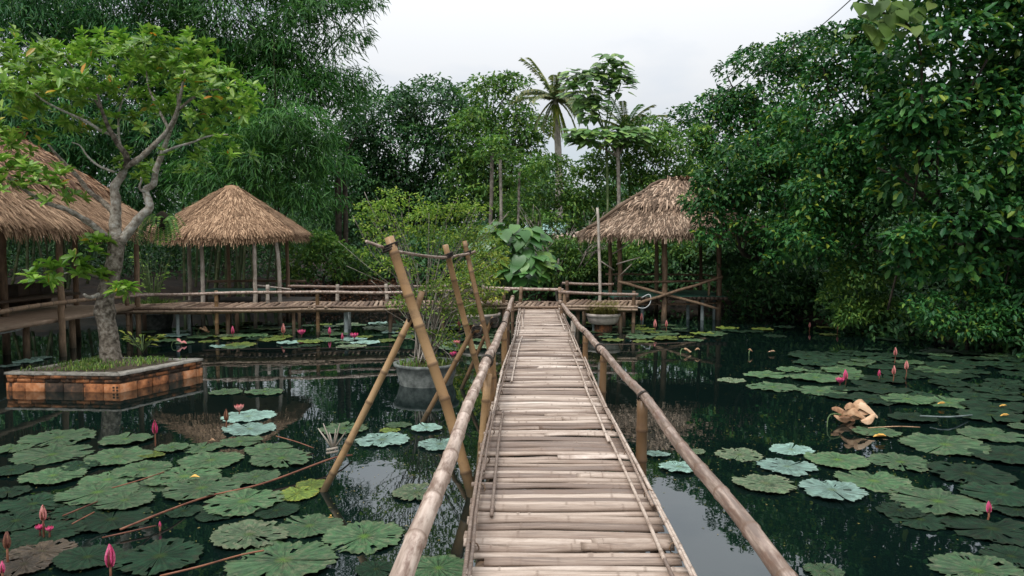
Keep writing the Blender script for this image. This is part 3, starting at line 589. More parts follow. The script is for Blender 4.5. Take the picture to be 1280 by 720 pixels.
# --- hut nearest on the left
def hut_left():
    o = Vector((-10.7, 14.5, WATER)); t = empty('thatched_hut', o, 'large thatched hut cut off by the left edge behind the planter tree', 'hut', 'thatched huts on stilts')
    ze, zr = 1.98, 3.68
    C = [Vector((-8.45, 10.5, ze)), Vector((-8.3, 17.5, ze - .05)), Vector((-12.8, 17.7, ze)), Vector((-13.1, 10.3, ze))]; r0, r1 = Vector((-10.75, 12.4, zr)), Vector((-10.75, 16.3, zr))
    faces = [(C[0], C[1], r1, r0), (C[1], C[2], r1, r1 + Vector((0.02, 0, 0))), (C[2], C[3], r0, r1), (C[3], C[0], r0, r0 + Vector((0.02, 0, 0)))]
    thatch_roof(t, o, faces, 'thatch', 14, 80, .40, .42, 'frondthatch', 5, [([r0 + Vector((0, 0, .1)), (r0 + r1) / 2 + Vector((0, 0, .07)), r1 + Vector((0, .1, .1))], .10, 'frondthatch')])
    platform(t, o, [(-8.95, 10.8), (-8.85, 17.4), (-12.6, 17.4), (-12.8, 10.8)], .18, 0)
    for (x, y) in ((-8.8, 14.4), (-8.85, 17.35), (-12.4, 17.2), (-12.5, 11.2), (-8.9, 11.2), (-10.2, 17.3), (-12.4, 14.3)): pole_part(t, o, 'post', [(x, y, -1.3), (x + random.uniform(-.03, .03), y, .6), (x, y, ze + .15)], .062, .055, 'brownpole')
    pole_part(t, o, 'post', [G(8, 443) - Vector((0, 0, .7)), G(8, 443) + Vector((0, 0, 1.2)), G(8, 443) + Vector((0, 0, 2.45))], .075, .065, 'brownpole')
    for h in (.46,): 
        mb = MB(); bamboo(mb, smooth_path([(-8.75, y, h + .03 * math.sin(y)) for y in np.linspace(10.9, 16.6, 7)], .4), .045, .04, .4); link('handrail', mb.mesh('handrail', M['brownpole'], True, o), t)
    mb = MB(); bamboo(mb, smooth_path([(-8.75, 16.5, .42), (-8.5, 17.0, .44), (-8.0, 17.3, .43)], .3), .036, .036, .4); link('handrail', mb.mesh('handrail', M['rail'], True, o), t)
    for k in range(12):           # boarded back of a bench
        mb = MB(); box(mb, (-10.6 + random.uniform(-.01, .01), 12.6 + k * .38, .52), (.04, .355, .46), 0, .006); link('board', mb.mesh('board', M['darkwood'], False, o), t)
    mb = MB(); box(mb, (-10.2, 14.7, .48), (.62, 4.4, .05)); link('bench_top', mb.mesh('bench_top', M['darkwood'], False, o), t)
    for y in (12.8, 14.7, 16.6): mb = MB(); box(mb, (-10.1, y, .31), (.07, .07, .28)); link('bench_leg', mb.mesh('bench_leg', M['darkwood'], False, o), t)
    for y in np.linspace(11.2, 17.0, 5): pole_part(t, o, 'stilt', [(-9.3, y, -1.3), (-9.3, y, .1)], .06, .06, 'brownpole')
hut_left()
# --- round hut, centre left
def hut_mid():
    c = Vector((-7.78, 20.35, 0)); o = Vector((c.x, c.y, WATER)); t = empty('thatched_hut', o, 'round thatched hut on pale posts with a cone roof behind the long left dock', 'hut', 'thatched huts on stilts')
    ze, za, Re = 1.83, 3.0, 1.98; n = 8
    E = [c + Vector((Re * math.cos(a) * (1 if math.cos(a) < 0 else .97), Re * math.sin(a) * .95, ze + .05 * math.sin(2.3 * a))) for a in (2 * math.pi * (k + .5) / n for k in range(n))]
    ap = [c + Vector((.22 * math.cos(a), .1 * math.sin(a), za)) for a in (2 * math.pi * (k + .5) / n for k in range(n))]
    faces = [(E[k], E[(k + 1) % n], ap[(k + 1) % n], ap[k]) for k in range(n)]
    rf = thatch_roof(t, o, faces, 'thatch', 15, 100, .34, None, None, 8)
    mb = MB(); lathe(mb, [(.0, .13), (.16, .10), (.26, -.02), (.24, -.1)], (c.x, c.y, za), 16, .7); link('ridge_cap', mb.mesh('ridge_cap', M['thatch'], True, o), rf)
    rng = np.random.default_rng(4); mb = MB()                # ragged lower layer showing at the front right
    for k in (5, 6, 7): q = faces[k]; thatch(mb, (q[0] + Vector((0, 0, -.12)), q[1] + Vector((0, 0, -.12)), lerp(q[1], q[2], .2), lerp(q[0], q[3], .2)), 2, 90, .25, .02, rng, droop=.5)
    s = link('under_thatch', mb.mesh('under_thatch', M['frondthatch'], False, o), rf); s['kind'] = 'stuff'
    P = [(-8.08, 19.05), (-6.74, 19.0), (-6.28, 19.45), (-6.7, 21.5), (-8.4, 21.6), (-8.95, 20.3)]
    for i, (x, y) in enumerate(P): pole_part(t, o, 'post', [(x, y, -1.2), (x + .03, y, .7), (x - .03 * (i == 2) * 2, y, ze + .06)], .055, .048, 'palepole' if i in (0, 1, 2, 5) else 'brownpole')
    platform(t, o, [(-9.1, 18.75), (-5.8, 18.75), (-5.8, 21.7), (-9.1, 21.7)], .06, 0, 'darkwood')
    mb = MB(); box(mb, (-7.6, 20.2, .34), (1.7, 1.0, .05)); tb = link('table_top', mb.mesh('table_top', M['tealpaint'], False, o), t)
    for x in (-8.3, -6.9):
        for y in (19.8, 20.6): mb = MB(); box(mb, (x, y, .19), (.07, .07, .25)); link('table_leg', mb.mesh('table_leg', M['darkwood'], False, o), t)
    mb = MB(); bamboo(mb, [W(316, 356, 19.1), W(364, 362, 19.4)], .022, .022, .4, 7); link('rail_stick', mb.mesh('rail_stick', M['palepole'], True, o), t)
    for y in (19.9, 21.5): pole_part(t, o, 'back_rail', [(-9.0, 21.6, .5), (-7.5, 21.65, .52), (-6.2, 21.6, .5)], .035, .035, 'brownpole')
hut_mid()
# --- pavilion on the right
def hut_right():
    o = Vector((4.1, 22.3, WATER)); t = empty('thatched_pavilion', o, 'open thatched pavilion on brown posts with crossed rails, right of the bridge end', 'pavilion', 'thatched huts on stilts')
    ze, zr = 1.90, 3.27
    C = [Vector((1.62, 20.4, ze - .04)), Vector((6.6, 20.5, ze)), Vector((6.7, 24.5, ze)), Vector((1.75, 24.4, ze))]; r0, r1 = Vector((4.08, 22.35, zr)), Vector((4.9, 22.4, zr - .02))
    faces = [(C[0], C[1], r1, r0), (C[1], C[2], r1, r1 + Vector((0, .02, 0))), (C[2], C[3], r0, r1), (C[3], C[0], r0, r0 + Vector((0, .02, 0)))]
    thatch_roof(t, o, faces, 'thatchgrey', 14, 85, .36, .46, 'thatchgrey', 9, [([C[0] + Vector((.05, .05, .12)), lerp(C[0], r0, .5) + Vector((0, 0, .17)), r0 + Vector((-.2, 0, .1)), r0 + Vector((.1, 0, .12))], .05, 'thatchgrey'), ([r0 + Vector((0, 0, .06)), r1 + Vector((0, 0, .06))], .07, 'thatchgrey')])
    platform(t, o, [(2.45, 21.1), (5.55, 21.1), (5.6, 23.9), (2.4, 23.9)], .12, 0, 'tealpaint')
    for k in range(26):
        mb = MB(); box(mb, (2.5 + k * .12, 21.06, .075), (.105, .07, .09), 0, .006); link('edge_board', mb.mesh('edge_board', M['darkwood'], False, o), t)
    posts = [(2.62, 21.3, .075), (2.5, 22.6, .065), (3.82, 21.1, .085), (5.38, 21.4, .08), (4.02, 23.6, .07), (5.42, 23.8, .06)]
    for x, y, r in posts: pole_part(t, o, 'post', [(x, y, -1.3), (x + .02, y, .6), (x - .02, y, ze + .25)], r, r * .85, 'brownpole')
    wp = W(748, 272, 19.9); pole_part(t, o, 'prop_pole', [(wp.x + .03, wp.y, -1.2), (wp.x + .05, wp.y, .6), (wp.x - .03, wp.y, wp.z + .25)], .042, .036, 'palepole')
    def stick(name, a, b, r=.04, mat='brownpole'): pole_part(t, o, name, [a, b], r, r * .85, mat)
    stick('brace_rail', W(773, 352, 20.95), W(899, 386, 20.98)); stick('brace_rail', W(776, 386, 20.9), W(903, 346, 20.92), .042)
    stick('handrail', W(774, 353, 21.3), W(832, 352, 21.02), .034); stick('handrail', W(832, 352, 21.02), W(900, 350, 21.4), .034)
    stick('lower_rail', W(776, 381, 21.25), W(900, 379, 21.3), .03); stick('rail_post', W(886, 352, 21.5), W(886, 378, 21.5), .04)
    stick('handrail', (2.5, 23.8, .62), (5.5, 23.85, .6), .036); stick('handrail', (5.45, 21.4, .6), (5.5, 23.8, .62), .036)
    for px, y in ((803, 21.4), (860, 21.6), (878, 21.3), (893, 21.5)): p = W(px, 380, y); mb = MB(); tube(mb, [(p.x, p.y, -1.3), (p.x, p.y, .04)], .05, 10); link('pillar', mb.mesh('pillar', M['concretepost'], True, o), t)
    for a, b in (((765, 318), (792, 300)), ((770, 330), (800, 322)), ((774, 345), (790, 330)), ((768, 338), (750, 326))): stick('dry_branch', W(*a, 20.7), W(*b, 20.6), .018, 'palepole')
    mb = MB(); tube(mb, smooth_path([W(802, 372, 20.95), W(812, 368, 20.9), W(813, 378, 20.9), W(806, 385, 20.9), W(794, 383, 20.9), W(788, 377, 20.95)], .05), .015, 6); link('hose_loop', mb.mesh('hose_loop', M['hose'], True, o), t)
hut_right()

# ================================================================== BRICK PLANTER
PA, PB, PC = G(8, 488.6), G(150, 490.8), G(253, 469); PD = PA + (PC - PB)
def build_planter():
    o = (PA + PC) / 2; t = empty('brick_planter', o, 'low square orange brick planter standing in the water at the left', 'planter'); top = WATER + .252
    C = [PA, PB, PC, PD]; cen = o.copy()
    def inset(p, k): v = p - cen; return cen + v * (1 - k / v.length)
    mb = MB(); Q = [inset(p, .04) for p in C]
    mb.add([(p.x, p.y, WATER - .7) for p in Q] + [(p.x, p.y, top - .012) for p in Q], [np.array([(i, (i + 1) % 4, (i + 1) % 4 + 4, i + 4) for i in range(4)] + [(3, 2, 1, 0)]), np.array([[4, 5, 6, 7]])]); link('core', mb.mesh('core', M['mortar'], False, o), t)
    for s in range(4):
        a, b = C[s], C[(s + 1) % 4]; d = (b - a).normalized(); nr = Vector((d.y, -d.x, 0)); L = (b - a).length; rz = math.atan2(d.y, d.x)
        if nr.dot(a - cen) < 0: nr = -nr
        for z0, h, w, mats, out in ((-.30, .13, .29, ('mossbrick',), 0), (-.155, .275, .29, None, .008), (.132, .05, .22, ('mossbrick', 'mossbrick', 'mossbrick', 'brick'), -.012), (.188, .05, .25, ('mossbrick', 'mossbrick', 'brick'), .0)):
            x = random.uniform(-.1, 0) if w != .29 else 0.0; k = 0
            while x < L - .02:
                x0, x1 = max(x, 0), min(x + w * random.uniform(.96, 1.04), L)
                if L - x1 < .06: x1 = L
                m = random.choice(mats) if mats else ('mossbrick' if k % 6 == 3 or random.random() < .1 else 'brick'); p = a + d * ((x0 + x1) / 2) - nr * (.05 - out - random.uniform(-.004, .004))
                mb = MB(); box(mb, (0, 0, 0), (x1 - x0 - .012, .1, h), 0, .003); ob = link('brick', mb.mesh('brick', M[m], False), t, (p.x - o.x, p.y - o.y, z0 + h / 2), (0, 0, rz + random.uniform(-.01, .01)))
                if s == 0 and not mats and x1 == L:       # hollow end of the corner brick: dark blocks stand for shade in its holes
                    hb = MB()
                    for r_ in range(3):
                        for c_ in range(2): box(hb, (x1 - x0 - .11 + c_ * .055 - (x1 - x0) / 2 + .02, -.0485, .072 - r_ * .042 + .02), (.032, .006, .028))
                    h_ = link('hole_shade', hb.mesh('hole_shade', M['mossbrick'], False), ob); h_['kind'] = 'stuff'
                x = x1 + .004; k += 1
        mb = MB(); e0, e1 = inset(a, -.02), inset(b, -.02); i0, i1 = inset(a, .17), inset(b, .17); n = 14
        V = []
        for q in range(n + 1):
            u = q / n; oo = lerp(e0, e1, u) + nr * random.uniform(-.012, .008); ii = lerp(i0, i1, u) + nr * random.uniform(-.015, .015)
            for p, z in ((oo, -.022), (oo, .012), (ii, .016), (ii, -.03)): V.append((p.x, p.y, top + z + .012 + random.uniform(-.003, .003) + .0015 * s))
        i = np.arange(n)[:, None] * 4; mb.add(V, [np.concatenate([i + np.array([0, 4, 5, 1]), i + np.array([1, 5, 6, 2]), i + np.array([2, 6, 7, 3])]), np.array([[0, 1, 2, 3], [n * 4 + 3, n * 4 + 2, n * 4 + 1, n * 4]])]); link('coping', mb.mesh('coping', M['coping'], False, o), t)
    mb = MB(); S0 = [inset(p, .15) for p in C]; n = 12; V = []
    for i in range(n + 1):
        for j in range(n + 1):
            u, v = i / n, j / n; p = lerp(lerp(S0[0], S0[1], u), lerp(S0[3], S0[2], u), v); V.append((p.x, p.y, top + .0 + .05 * math.sin(math.pi * u) * math.sin(math.pi * v) + random.uniform(-.012, .012)))
    i, j = np.meshgrid(np.arange(n), np.arange(n), indexing='ij'); a = (i * (n + 1) + j).ravel(); mb.add(V, [np.stack([a, a + n + 1, a + n + 2, a + 1], 1)]); link('soil', mb.mesh('soil', M['soil'], True, o), t)
    return S0, top
PL_IN, PL_TOP = build_planter()
def blades(mb, pts, L, w, lean, rng):
    P = np.asarray(pts, float); n = len(P); a = rng.uniform(0, 6.28, n); ln = L * rng.uniform(.5, 1.2, n); le = lean * rng.uniform(.2, 1.3, n)
    d = np.stack([np.cos(a), np.sin(a), np.zeros(n)], 1); s = np.stack([-np.sin(a), np.cos(a), np.zeros(n)], 1) * (w * .5)
    up = np.array([0, 0, 1.0]); m = P + up * (ln * .55)[:, None] + d * (ln * le * .35)[:, None]; tip = P + up * (ln * (1 - le * .35))[:, None] + d * (ln * le)[:, None]
    V = np.stack([P - s, P + s, m + s * .8, m - s * .8, tip], 1).reshape(-1, 3); i = np.arange(n)[:, None] * 5
    mb.add(V, [i + np.array([0, 1, 2, 3]), i + np.array([3, 2, 4])]); return mb
def planter_grass():
    rng = np.random.default_rng(2); u, v = rng.random(2600), rng.random(2600); k = (u + rng.normal(0, .12, 2600) < .75); u, v = u[k], v[k]
    A_, B_, C_, D_ = [np.array(p[:]) for p in PL_IN]; u = u[:, None]; v = v[:, None]
    P = (A_ * (1 - u) + B_ * u) * (1 - v) + (D_ * (1 - u) + C_ * u) * v; P[:, 2] = PL_TOP + .03
    keep = np.sin(P[:, 0] * 5.1) * np.sin(P[:, 1] * 4.3) + rng.normal(0, .5, len(P)) > -.25; P = P[keep]
    g = blades(MB(), P, .075, .012, 1.0, rng).obj('grass', M['L_grass']); props(g, 'short bright green grass in the brick planter round the trunk', 'grass', None, 'stuff')
planter_grass()

# ================================================================== POTS
def pot(px, py, label, r, h, mat, grass=None, squash=1.0, glen=.2, gn=500, lean=.8, base=0.0):
    c = G(px, py); t = empty('planter_pot', c, label, 'pot', 'round cement pots standing in the pond'); mb = MB()
    if base:
        pl = MB(); lathe(pl, [(r * .5, -.9), (r * .52, base + .01), (.01, base + .012)], (c.x, c.y, WATER), 14); link('plinth', pl.mesh('plinth', M['mossbrick'], True, c), t)
    lathe(mb, ([(.01, base + .004), (r * .7, base + .004)] if base else [(r * .74, -.5)]) + [(r * .84, base + .03), (r * .92, base + (h - base) * .5), (r * .95, h * .84), (r * 1.02, h * .86), (r * 1.03, h), (r * .95, h), (r * .9, h * .82), (0.01, h * .8)], (c.x, c.y, WATER), 40, squash); link('bowl', mb.mesh('bowl', M[mat], True, c), t)
    mb = MB(); lathe(mb, [(r * .905, h * .84), (r * .5, h * .93), (.01, h * .96)], (c.x, c.y, WATER), 24, squash); link('soil', mb.mesh('soil', M['soil'], True, c), t)
    if grass:
        rng = np.random.default_rng(int(px)); a = rng.uniform(0, 6.28, gn); q = r * .92 * np.sqrt(rng.random(gn)); P = np.stack([c.x + q * np.cos(a), c.y + q * np.sin(a), np.full(gn, WATER + h * .9)], 1)
        g = blades(MB(), P, glen, .016, lean, rng); ob = link('grass', g.mesh('grass', M[grass], False, c), t); ob['kind'] = 'stuff'
    return c
POT1 = pot(533, 479, 'grey round cement pot in the water under the leaning bamboo frame, holding a tall shrub', .49, .33, 'pot', 'L_grass', 1, .12, 260)
POT2 = pot(598, 416, 'pale cement pot behind the bamboo frame near the far end of the bridge', .52, .48, 'palepot', 'L_grass', 1, .3, 420, base=.22)
POT3 = pot(754, 415, 'pale pot overgrown with yellow green grass right of the bridge end', .42, .46, 'palepot', 'L_drygrass', 1, .36, 1500, 1.25, base=.2)
POT4 = pot(193, 410, 'dark overgrown pot with a fringe of grass in front of the left dock end', .48, .42, 'pot', 'L_grass', 1, .45, 900, 1.3)

# ================================================================== FOLIAGE
def nrmz(v): return v / (np.linalg.norm(v, axis=-1, keepdims=True) + 1e-9)
def leaf_geo(mb, P, D, N, L, Wd, shape='diamond', fold=.25, droop=.12):
    n = len(P); D = nrmz(D); Sd = nrmz(np.cross(D, N)); Nn = np.cross(Sd, D); L = np.asarray(L).reshape(-1, 1) * np.ones((n, 1)); Wd = np.asarray(Wd).reshape(-1, 1) * np.ones((n, 1))
    i4 = np.arange(n)[:, None]
    if shape == 'diamond':
        m = P + D * L * .45; up = Nn * Wd * fold; tip = P + D * L; tip = tip - np.array([0, 0, 1]) * L * droop
        V = np.stack([P, m + Sd * Wd * .5 + up, tip, m - Sd * Wd * .5 + up], 1); i4 = i4 * 4
        mb.add(V.reshape(-1, 3), [np.concatenate([i4 + np.array([0, 1, 2]), i4 + np.array([0, 2, 3])])])
    else:
        a = P + D * L * .28; b = P + D * L * .68 - np.array([0, 0, 1]) * L * droop * .4; tip = P + D * L - np.array([0, 0, 1]) * L * droop; up = Nn * Wd * fold
        V = np.stack([P, a + Sd * Wd * .42 + up, b + Sd * Wd * .5 + up, tip, b - Sd * Wd * .5 + up, a - Sd * Wd * .42 + up], 1); i4 = i4 * 6
        mb.add(V.reshape(-1, 3), [np.concatenate([i4 + np.array([0, 1, 2, 3]), i4 + np.array([0, 3, 4, 5])])])
def lobe(px, py, rx, ry, Y, dep=.9):
    c = W(px, py, Y); k = Y / F; return np.array(c[:]), np.array([rx * k, max(.5 * (rx + ry), 8) * k * dep, ry * k])
def crown_pts(lobes, L, Wd, cover, per, spread, rng, mode='leaf', droop=.15, shell=.5, flat=0, sub=.42):
    """leaves of a crown: every lobe is made of small dome-shaped boughs, leafy on top and hollow below"""
    Ps, Ds, Ns = [], [], []
    for c, r in lobes:
        n = max(40, int(cover * math.pi * r[0] * r[2] / (L * Wd * .55))); out_ = np.array([0, 0, 1.])
        if mode == 'rosette':
            k = per; nc = max(6, int(n / per)); u = nrmz(rng.normal(size=(nc, 3))); C = c + u * r * (shell + (1.05 - shell) * rng.random(nc) ** .6)[:, None]; out = nrmz(u / r); idx = np.repeat(np.arange(nc), k); m = len(idx)
            a = np.tile(np.arange(k), nc) * (2 * math.pi / k * 1.62) + np.repeat(rng.uniform(0, 6, nc), k); ax = nrmz(out * .5 + np.array([0, 0, .9]) + rng.normal(size=(nc, 3)) * .3)[idx]
            t1 = nrmz(np.cross(ax, np.array([.3, .9, .1]))); t2 = np.cross(ax, t1); el = np.tile(np.linspace(.1, .9, k), nc)
            D = nrmz((t1 * np.cos(a)[:, None] + t2 * np.sin(a)[:, None]) * 1.0 + ax * el[:, None] + rng.normal(size=(m, 3)) * .12); P = C[idx] + ax * rng.uniform(-spread, spread, m)[:, None]; N = nrmz(ax + rng.normal(size=(m, 3)) * .2)
            Ps.append(P); Ds.append(D); Ns.append(N); continue
        rm = (r[0] * r[1] * r[2]) ** (1 / 3); ns = int(np.clip(10 + 7 * rm, 9, 34)); us = nrmz(rng.normal(size=(ns, 3)) + np.array([0, -.25, .15])); sc = c + us * r * rng.uniform(shell, 1.0, ns)[:, None]; sr = sub * rm * rng.uniform(.6, 1.3, ns)
        w = sr ** 2; w = w / w.sum(); si = rng.choice(ns, int(n * .88), p=w); m = len(si)
        u = rng.normal(size=(m, 3)); u[:, 2] = u[:, 2] * .8 + .45; u = nrmz(u + us[si] * .5); rad = rng.uniform(.62, 1.0, m) ** .7
        lump = 1 + .18 * np.sin(u[:, 0] * 7 + si) * np.sin(u[:, 1] * 6 + si * 2)
        P = sc[si] + u * (sr[si] * rad * lump)[:, None] * np.array([1.15, 1.15, .62])
        mi = n - m; ui = nrmz(rng.normal(size=(mi, 3))); P = np.concatenate([P, c + ui * r * (rng.random(mi) ** .4)[:, None]]); u = np.concatenate([u, ui]); m = n
        if mode == 'leaf':
            D = nrmz(u * np.array([1, 1, .4]) * .8 + rng.normal(size=(m, 3)) * .5 + np.array([0, 0, -droop - .1])); N = nrmz(np.array([0, 0, .85]) + u * .6 + rng.normal(size=(m, 3)) * .3)
        else:
            P = P + nrmz(u * np.array([1, 1, 0])) * (rng.random(m) * spread * 1.2)[:, None] - np.array([0, 0, 1]) * (rng.random(m) ** 2 * spread * 2.2)[:, None]
            D = nrmz(u * np.array([1, 1, .2]) * .75 + rng.normal(size=(m, 3)) * .42 + np.array([0, 0, -.6])); N = nrmz(np.array([0, 0, .8]) + u * .6 + rng.normal(size=(m, 3)) * .35)
        Ps.append(P); Ds.append(D); Ns.append(N)
    return np.concatenate(Ps), np.concatenate(Ds), np.concatenate(Ns)
def limbs(mb, base, lobes, r0, rng, fork=.45, sides=7, wig=.12):
    cs = np.array([c for c, r in lobes]); mid = cs.mean(0); base = np.array(base, float); top = base + (mid - base) * fork; top[2] = base[2] + (mid[2] - base[2]) * fork
    h = np.linalg.norm(top - base); st = [base]
    for t in (.3, .65): st.append(base + (top - base) * t + rng.normal(size=3) * wig * h * .25)
    st.append(top); P = smooth_path(st, .35); tube(mb, P, np.linspace(r0 * 1.15, r0 * .7, len(P)), sides + 1)
    for c, r in lobes:
        m = (top + c) / 2 + rng.normal(size=3) * wig * np.linalg.norm(c - top); P = smooth_path([top - (top - base) * .05, m, c + rng.normal(size=3) * r * .3], .35); tube(mb, P, np.linspace(r0 * .5, r0 * .08, len(P)), sides - 1)
        for q in range(3):
            e = c + nrmz(rng.normal(size=3)) * r * .85; tube(mb, smooth_path([m, (m + e) / 2 + rng.normal(size=3) * .1, e], .4), r0 * .12, 4)
def tree(name, label, lobes, mat, L, Wd, base, r0=.14, cover=4.5, per=14, spread=.22, seed=1, mode='leaf', shape='diamond', droop=.15, cat='tree', group=None, bark='darkbark', shell=.45, fork=.45, trunks=1, fold=.25):
    rng = np.random.default_rng(seed); b = Vector((base[0], base[1], gz(*base[:2]) - .1)) if len(base) == 2 else Vector(base)
    t = empty(name, b, label, cat, group)
    P, D, N = crown_pts(lobes, L, Wd, cover, per, spread, rng, mode, droop, shell); mb = MB()
    k = rng.uniform(.6, 1.25, len(P)); leaf_geo(mb, P, D, N, L * k, Wd * k, shape, fold)
    link('crown', mb.mesh('crown', M[mat], False, b), t)
    if trunks == 1:
        mb = MB(); limbs(mb, b, lobes, r0, rng, fork); link('trunk', mb.mesh('trunk', M[bark], True, b), t)
    return t, (P, D, N), b
def px_base(px, Y): return (W(px, 301, Y).x, Y)

# --- bamboo groves on the left
def grove(label, lobes, base_px, Y, mat, seed, n_culm=9, lean=1.2, cover=3.2):
    rng = np.random.default_rng(seed); t, _, b = tree('bamboo_clump', label, lobes, mat, .30, .042, px_base(base_px, Y), cover=cover, per=12, spread=.16, seed=seed, mode='spray', cat='bamboo', group='bamboo groves left of the pond', trunks=0, shell=.3)
    for k in range(n_culm):
        c, r = lobes[k % len(lobes)]; p0 = np.array(b[:]) + np.array([rng.normal() * .6, rng.normal() * .5, -.1]); e = c + rng.normal(size=3) * r * .4 + np.array([0, 0, r[2] * .6]); m = p0 + (e - p0) * np.array([.3, .3, .62])
        mb = MB(); bamboo(mb, smooth_path([p0, m, e], .4), .05, .014, .45, 7); link('culm', mb.mesh('culm', M['culm'], True, b), t)
Y1 = 24.5
grove('dark bamboo grove filling the top left corner above the hut', [lobe(*q, Y1) for q in ((20, 30, 120, 80), (120, 0, 110, 80), (40, 150, 110, 90), (180, 80, 80, 90), (225, 170, 70, 80), (150, 205, 90, 65), (-60, 175, 90, 80), (60, 215, 110, 55))], 60, Y1, 'L_bamboo', 21, 12)
grove('tall feathery bamboo arching against the sky left of centre', [lobe(*q, 25.5) for q in ((300, 10, 110, 75), (250, 90, 90, 80), (385, 40, 65, 55), (415, 100, 45, 42), (330, 120, 80, 75), (280, -60, 170, 60), (430, -6, 55, 16), (300, 195, 70, 50))], 270, 25.5, 'L_bamboobright', 22, 12)
grove('drooping bright green bamboo spray above the round hut', [lobe(*q, 22.8) for q in ((360, 140, 50, 55), (335, 200, 70, 55), (395, 190, 35, 45), (270, 215, 60, 40), (385, 235, 35, 35))], 335, 24.3, 'L_bamboobright', 23, 7, cover=3.0)
grove('low bamboo thicket in deep shade behind the left huts', [lobe(*q, 31) for q in ((40, 300, 80, 50), (150, 290, 80, 50), (250, 290, 80, 50), (-40, 300, 60, 50), (330, 290, 50, 40))], 140, 31, 'L_dark', 24, 8)  # dark leaf colour stands for the shade behind the huts

# --- trees behind the pond, centre
def T(label, lobes, Y, mat, base_px, seed, L=.2, Wd=.085, **k):
    return tree(k.pop('name', 'broadleaf_tree'), label, [lobe(*q, Y) for q in lobes], mat, L, Wd, px_base(base_px, k.pop('bY', Y)), seed=seed, group=k.pop('group', 'trees round the pond'), **k)
T('dark round tree standing between the bamboo and the palm', ((482, 152, 52, 46), (540, 140, 58, 48), (450, 195, 45, 45), (520, 205, 70, 50), (575, 180, 45, 55), (490, 250, 50, 40), (555, 250, 50, 35)), 47, 'L_dark', 520, 31, .33, .14, cover=3.6, r0=.3)
T('tall slim tree with lighter green top just left of the palm', ((622, 132, 38, 40), (653, 170, 30, 42), (595, 170, 40, 45), (640, 215, 45, 40), (598, 235, 40, 35), (640, 106, 26, 16)), 44, 'L_mid', 628, 32, .3, .13, cover=3.6, r0=.2)
T('thin dark tree with gaps of sky behind the round hut', ((440, 150, 28, 45), (420, 215, 40, 45), (445, 270, 40, 50), (405, 275, 30, 40)), 45, 'L_dark', 436, 33, .3, .12, cover=2.7, r0=.17)
for k, (px, bx) in enumerate(((418, 0), (428, 0))): pass
T('leafy green shrub right of the round hut', ((400, 312, 38, 24), (430, 325, 34, 22), (375, 335, 22, 22)), 26.3, 'L_mid', 405, 34, .17, .08, cat='shrub', name='shrub', group='shrubs on the bank', r0=.05, bY=26.4)
T('bushy undergrowth tree left of the pavilion roof', ((692, 225, 40, 30), (735, 232, 36, 32), (705, 275, 50, 36), (745, 285, 36, 36), (655, 262, 36, 30)), 28.5, 'L_mid', 710, 35, .2, .08, cover=3.0, r0=.08)
T('loose tree whose top shows above the pavilion roof', ((812, 165, 36, 24), (790, 198, 46, 28), (842, 200, 45, 45), (765, 215, 40, 26), (835, 250, 50, 40)), 28, 'L_mid', 812, 36, .2, .08, cover=3.0, r0=.12)
T('low dark shrub right of the broad leaved plant', ((700, 325, 40, 28), (740, 335, 30, 26), (765, 310, 30, 30), (715, 345, 40, 14)), 25.8, 'L_mid', 715, 37, .15, .07, cat='shrub', name='shrub', group='shrubs on the bank', r0=.05, bY=26.6)
T('leafy shrub in shade behind the pavilion posts', ((800, 320, 40, 22), (850, 315, 40, 20), (880, 325, 35, 24)), 27.5, 'L_mid', 835, 38, .17, .07, cat='shrub', name='shrub', group='shrubs on the bank', r0=.05)
T('dark shrub hanging over the bank behind the long dock', ((560, 330, 45, 28), (600, 300, 35, 30), (520, 318, 34, 22)), 26.6, 'L_dark', 565, 39, .17, .075, cat='shrub', name='shrub', group='shrubs on the bank', r0=.05)
# --- trees on the right bank
T('large spreading tree overhanging the pavilion roof on the right', ((945, 225, 62, 50), (1005, 175, 60, 62), (985, 290, 70, 50), (905, 282, 34, 26), (905, 240, 42, 36), (884, 255, 24, 34), (960, 175, 40, 34)), 19.6, 'L_right', 985, 41, .15, .082, cover=4.0, r0=.2, bY=23.5)
T('tall airy tree rising behind the pavilion roof on the right', ((900, 165, 52, 46), (872, 200, 34, 40), (955, 108, 60, 46), (1000, 72, 55, 28), (908, 128, 34, 24), (860, 250, 40, 40), (950, 180, 60, 50)), 29, 'L_right', 925, 47, .2, .11, cover=3.6, r0=.18, bY=29.5)
T('dense tree in the middle of the right bank with yellowish tips', ((1060, 120, 70, 65), (1040, 220, 60, 60), (1085, 290, 65, 55), (1055, 62, 46, 28), (1120, 60, 60, 50), (1010, 300, 50, 40), (1070, 185, 60, 50), (1120, 140, 55, 50), (1105, 235, 50, 50)), 17.6, 'L_right', 1075, 42, .145, .08, cover=4.0, r0=.16, bY=20.8)
tR = T('big shadowy tree with broad leaves along the right edge', ((1180, 95, 85, 75), (1245, 180, 75, 85), (1150, 200, 65, 65), (1260, 40, 80, 80), (1225, 285, 85, 65), (1300, 320, 70, 80), (1150, 300, 45, 45), (1200, -20, 130, 50)), 15.2, 'L_right', 1235, 43, .175, .09, cover=4.2, r0=.2, shape='oval', bY=17.2)
T('lighter green low bush drooping to the water on the right bank', ((1078, 360, 38, 34), (1062, 392, 28, 16), (1100, 385, 25, 20)), 17.8, 'L_mid', 1082, 44, .12, .055, cat='shrub', name='shrub', group='shrubs on the bank', r0=.04, bY=18.9)
T('bright green bush at the waterline near the right edge', ((1190, 398, 55, 26), (1235, 412, 45, 22), (1160, 385, 26, 20), (1250, 385, 40, 30)), 15.0, 'L_right', 1215, 45, .12, .055, cover=3.2, cat='shrub', name='shrub', group='shrubs on the bank', r0=.04, bY=15.9)
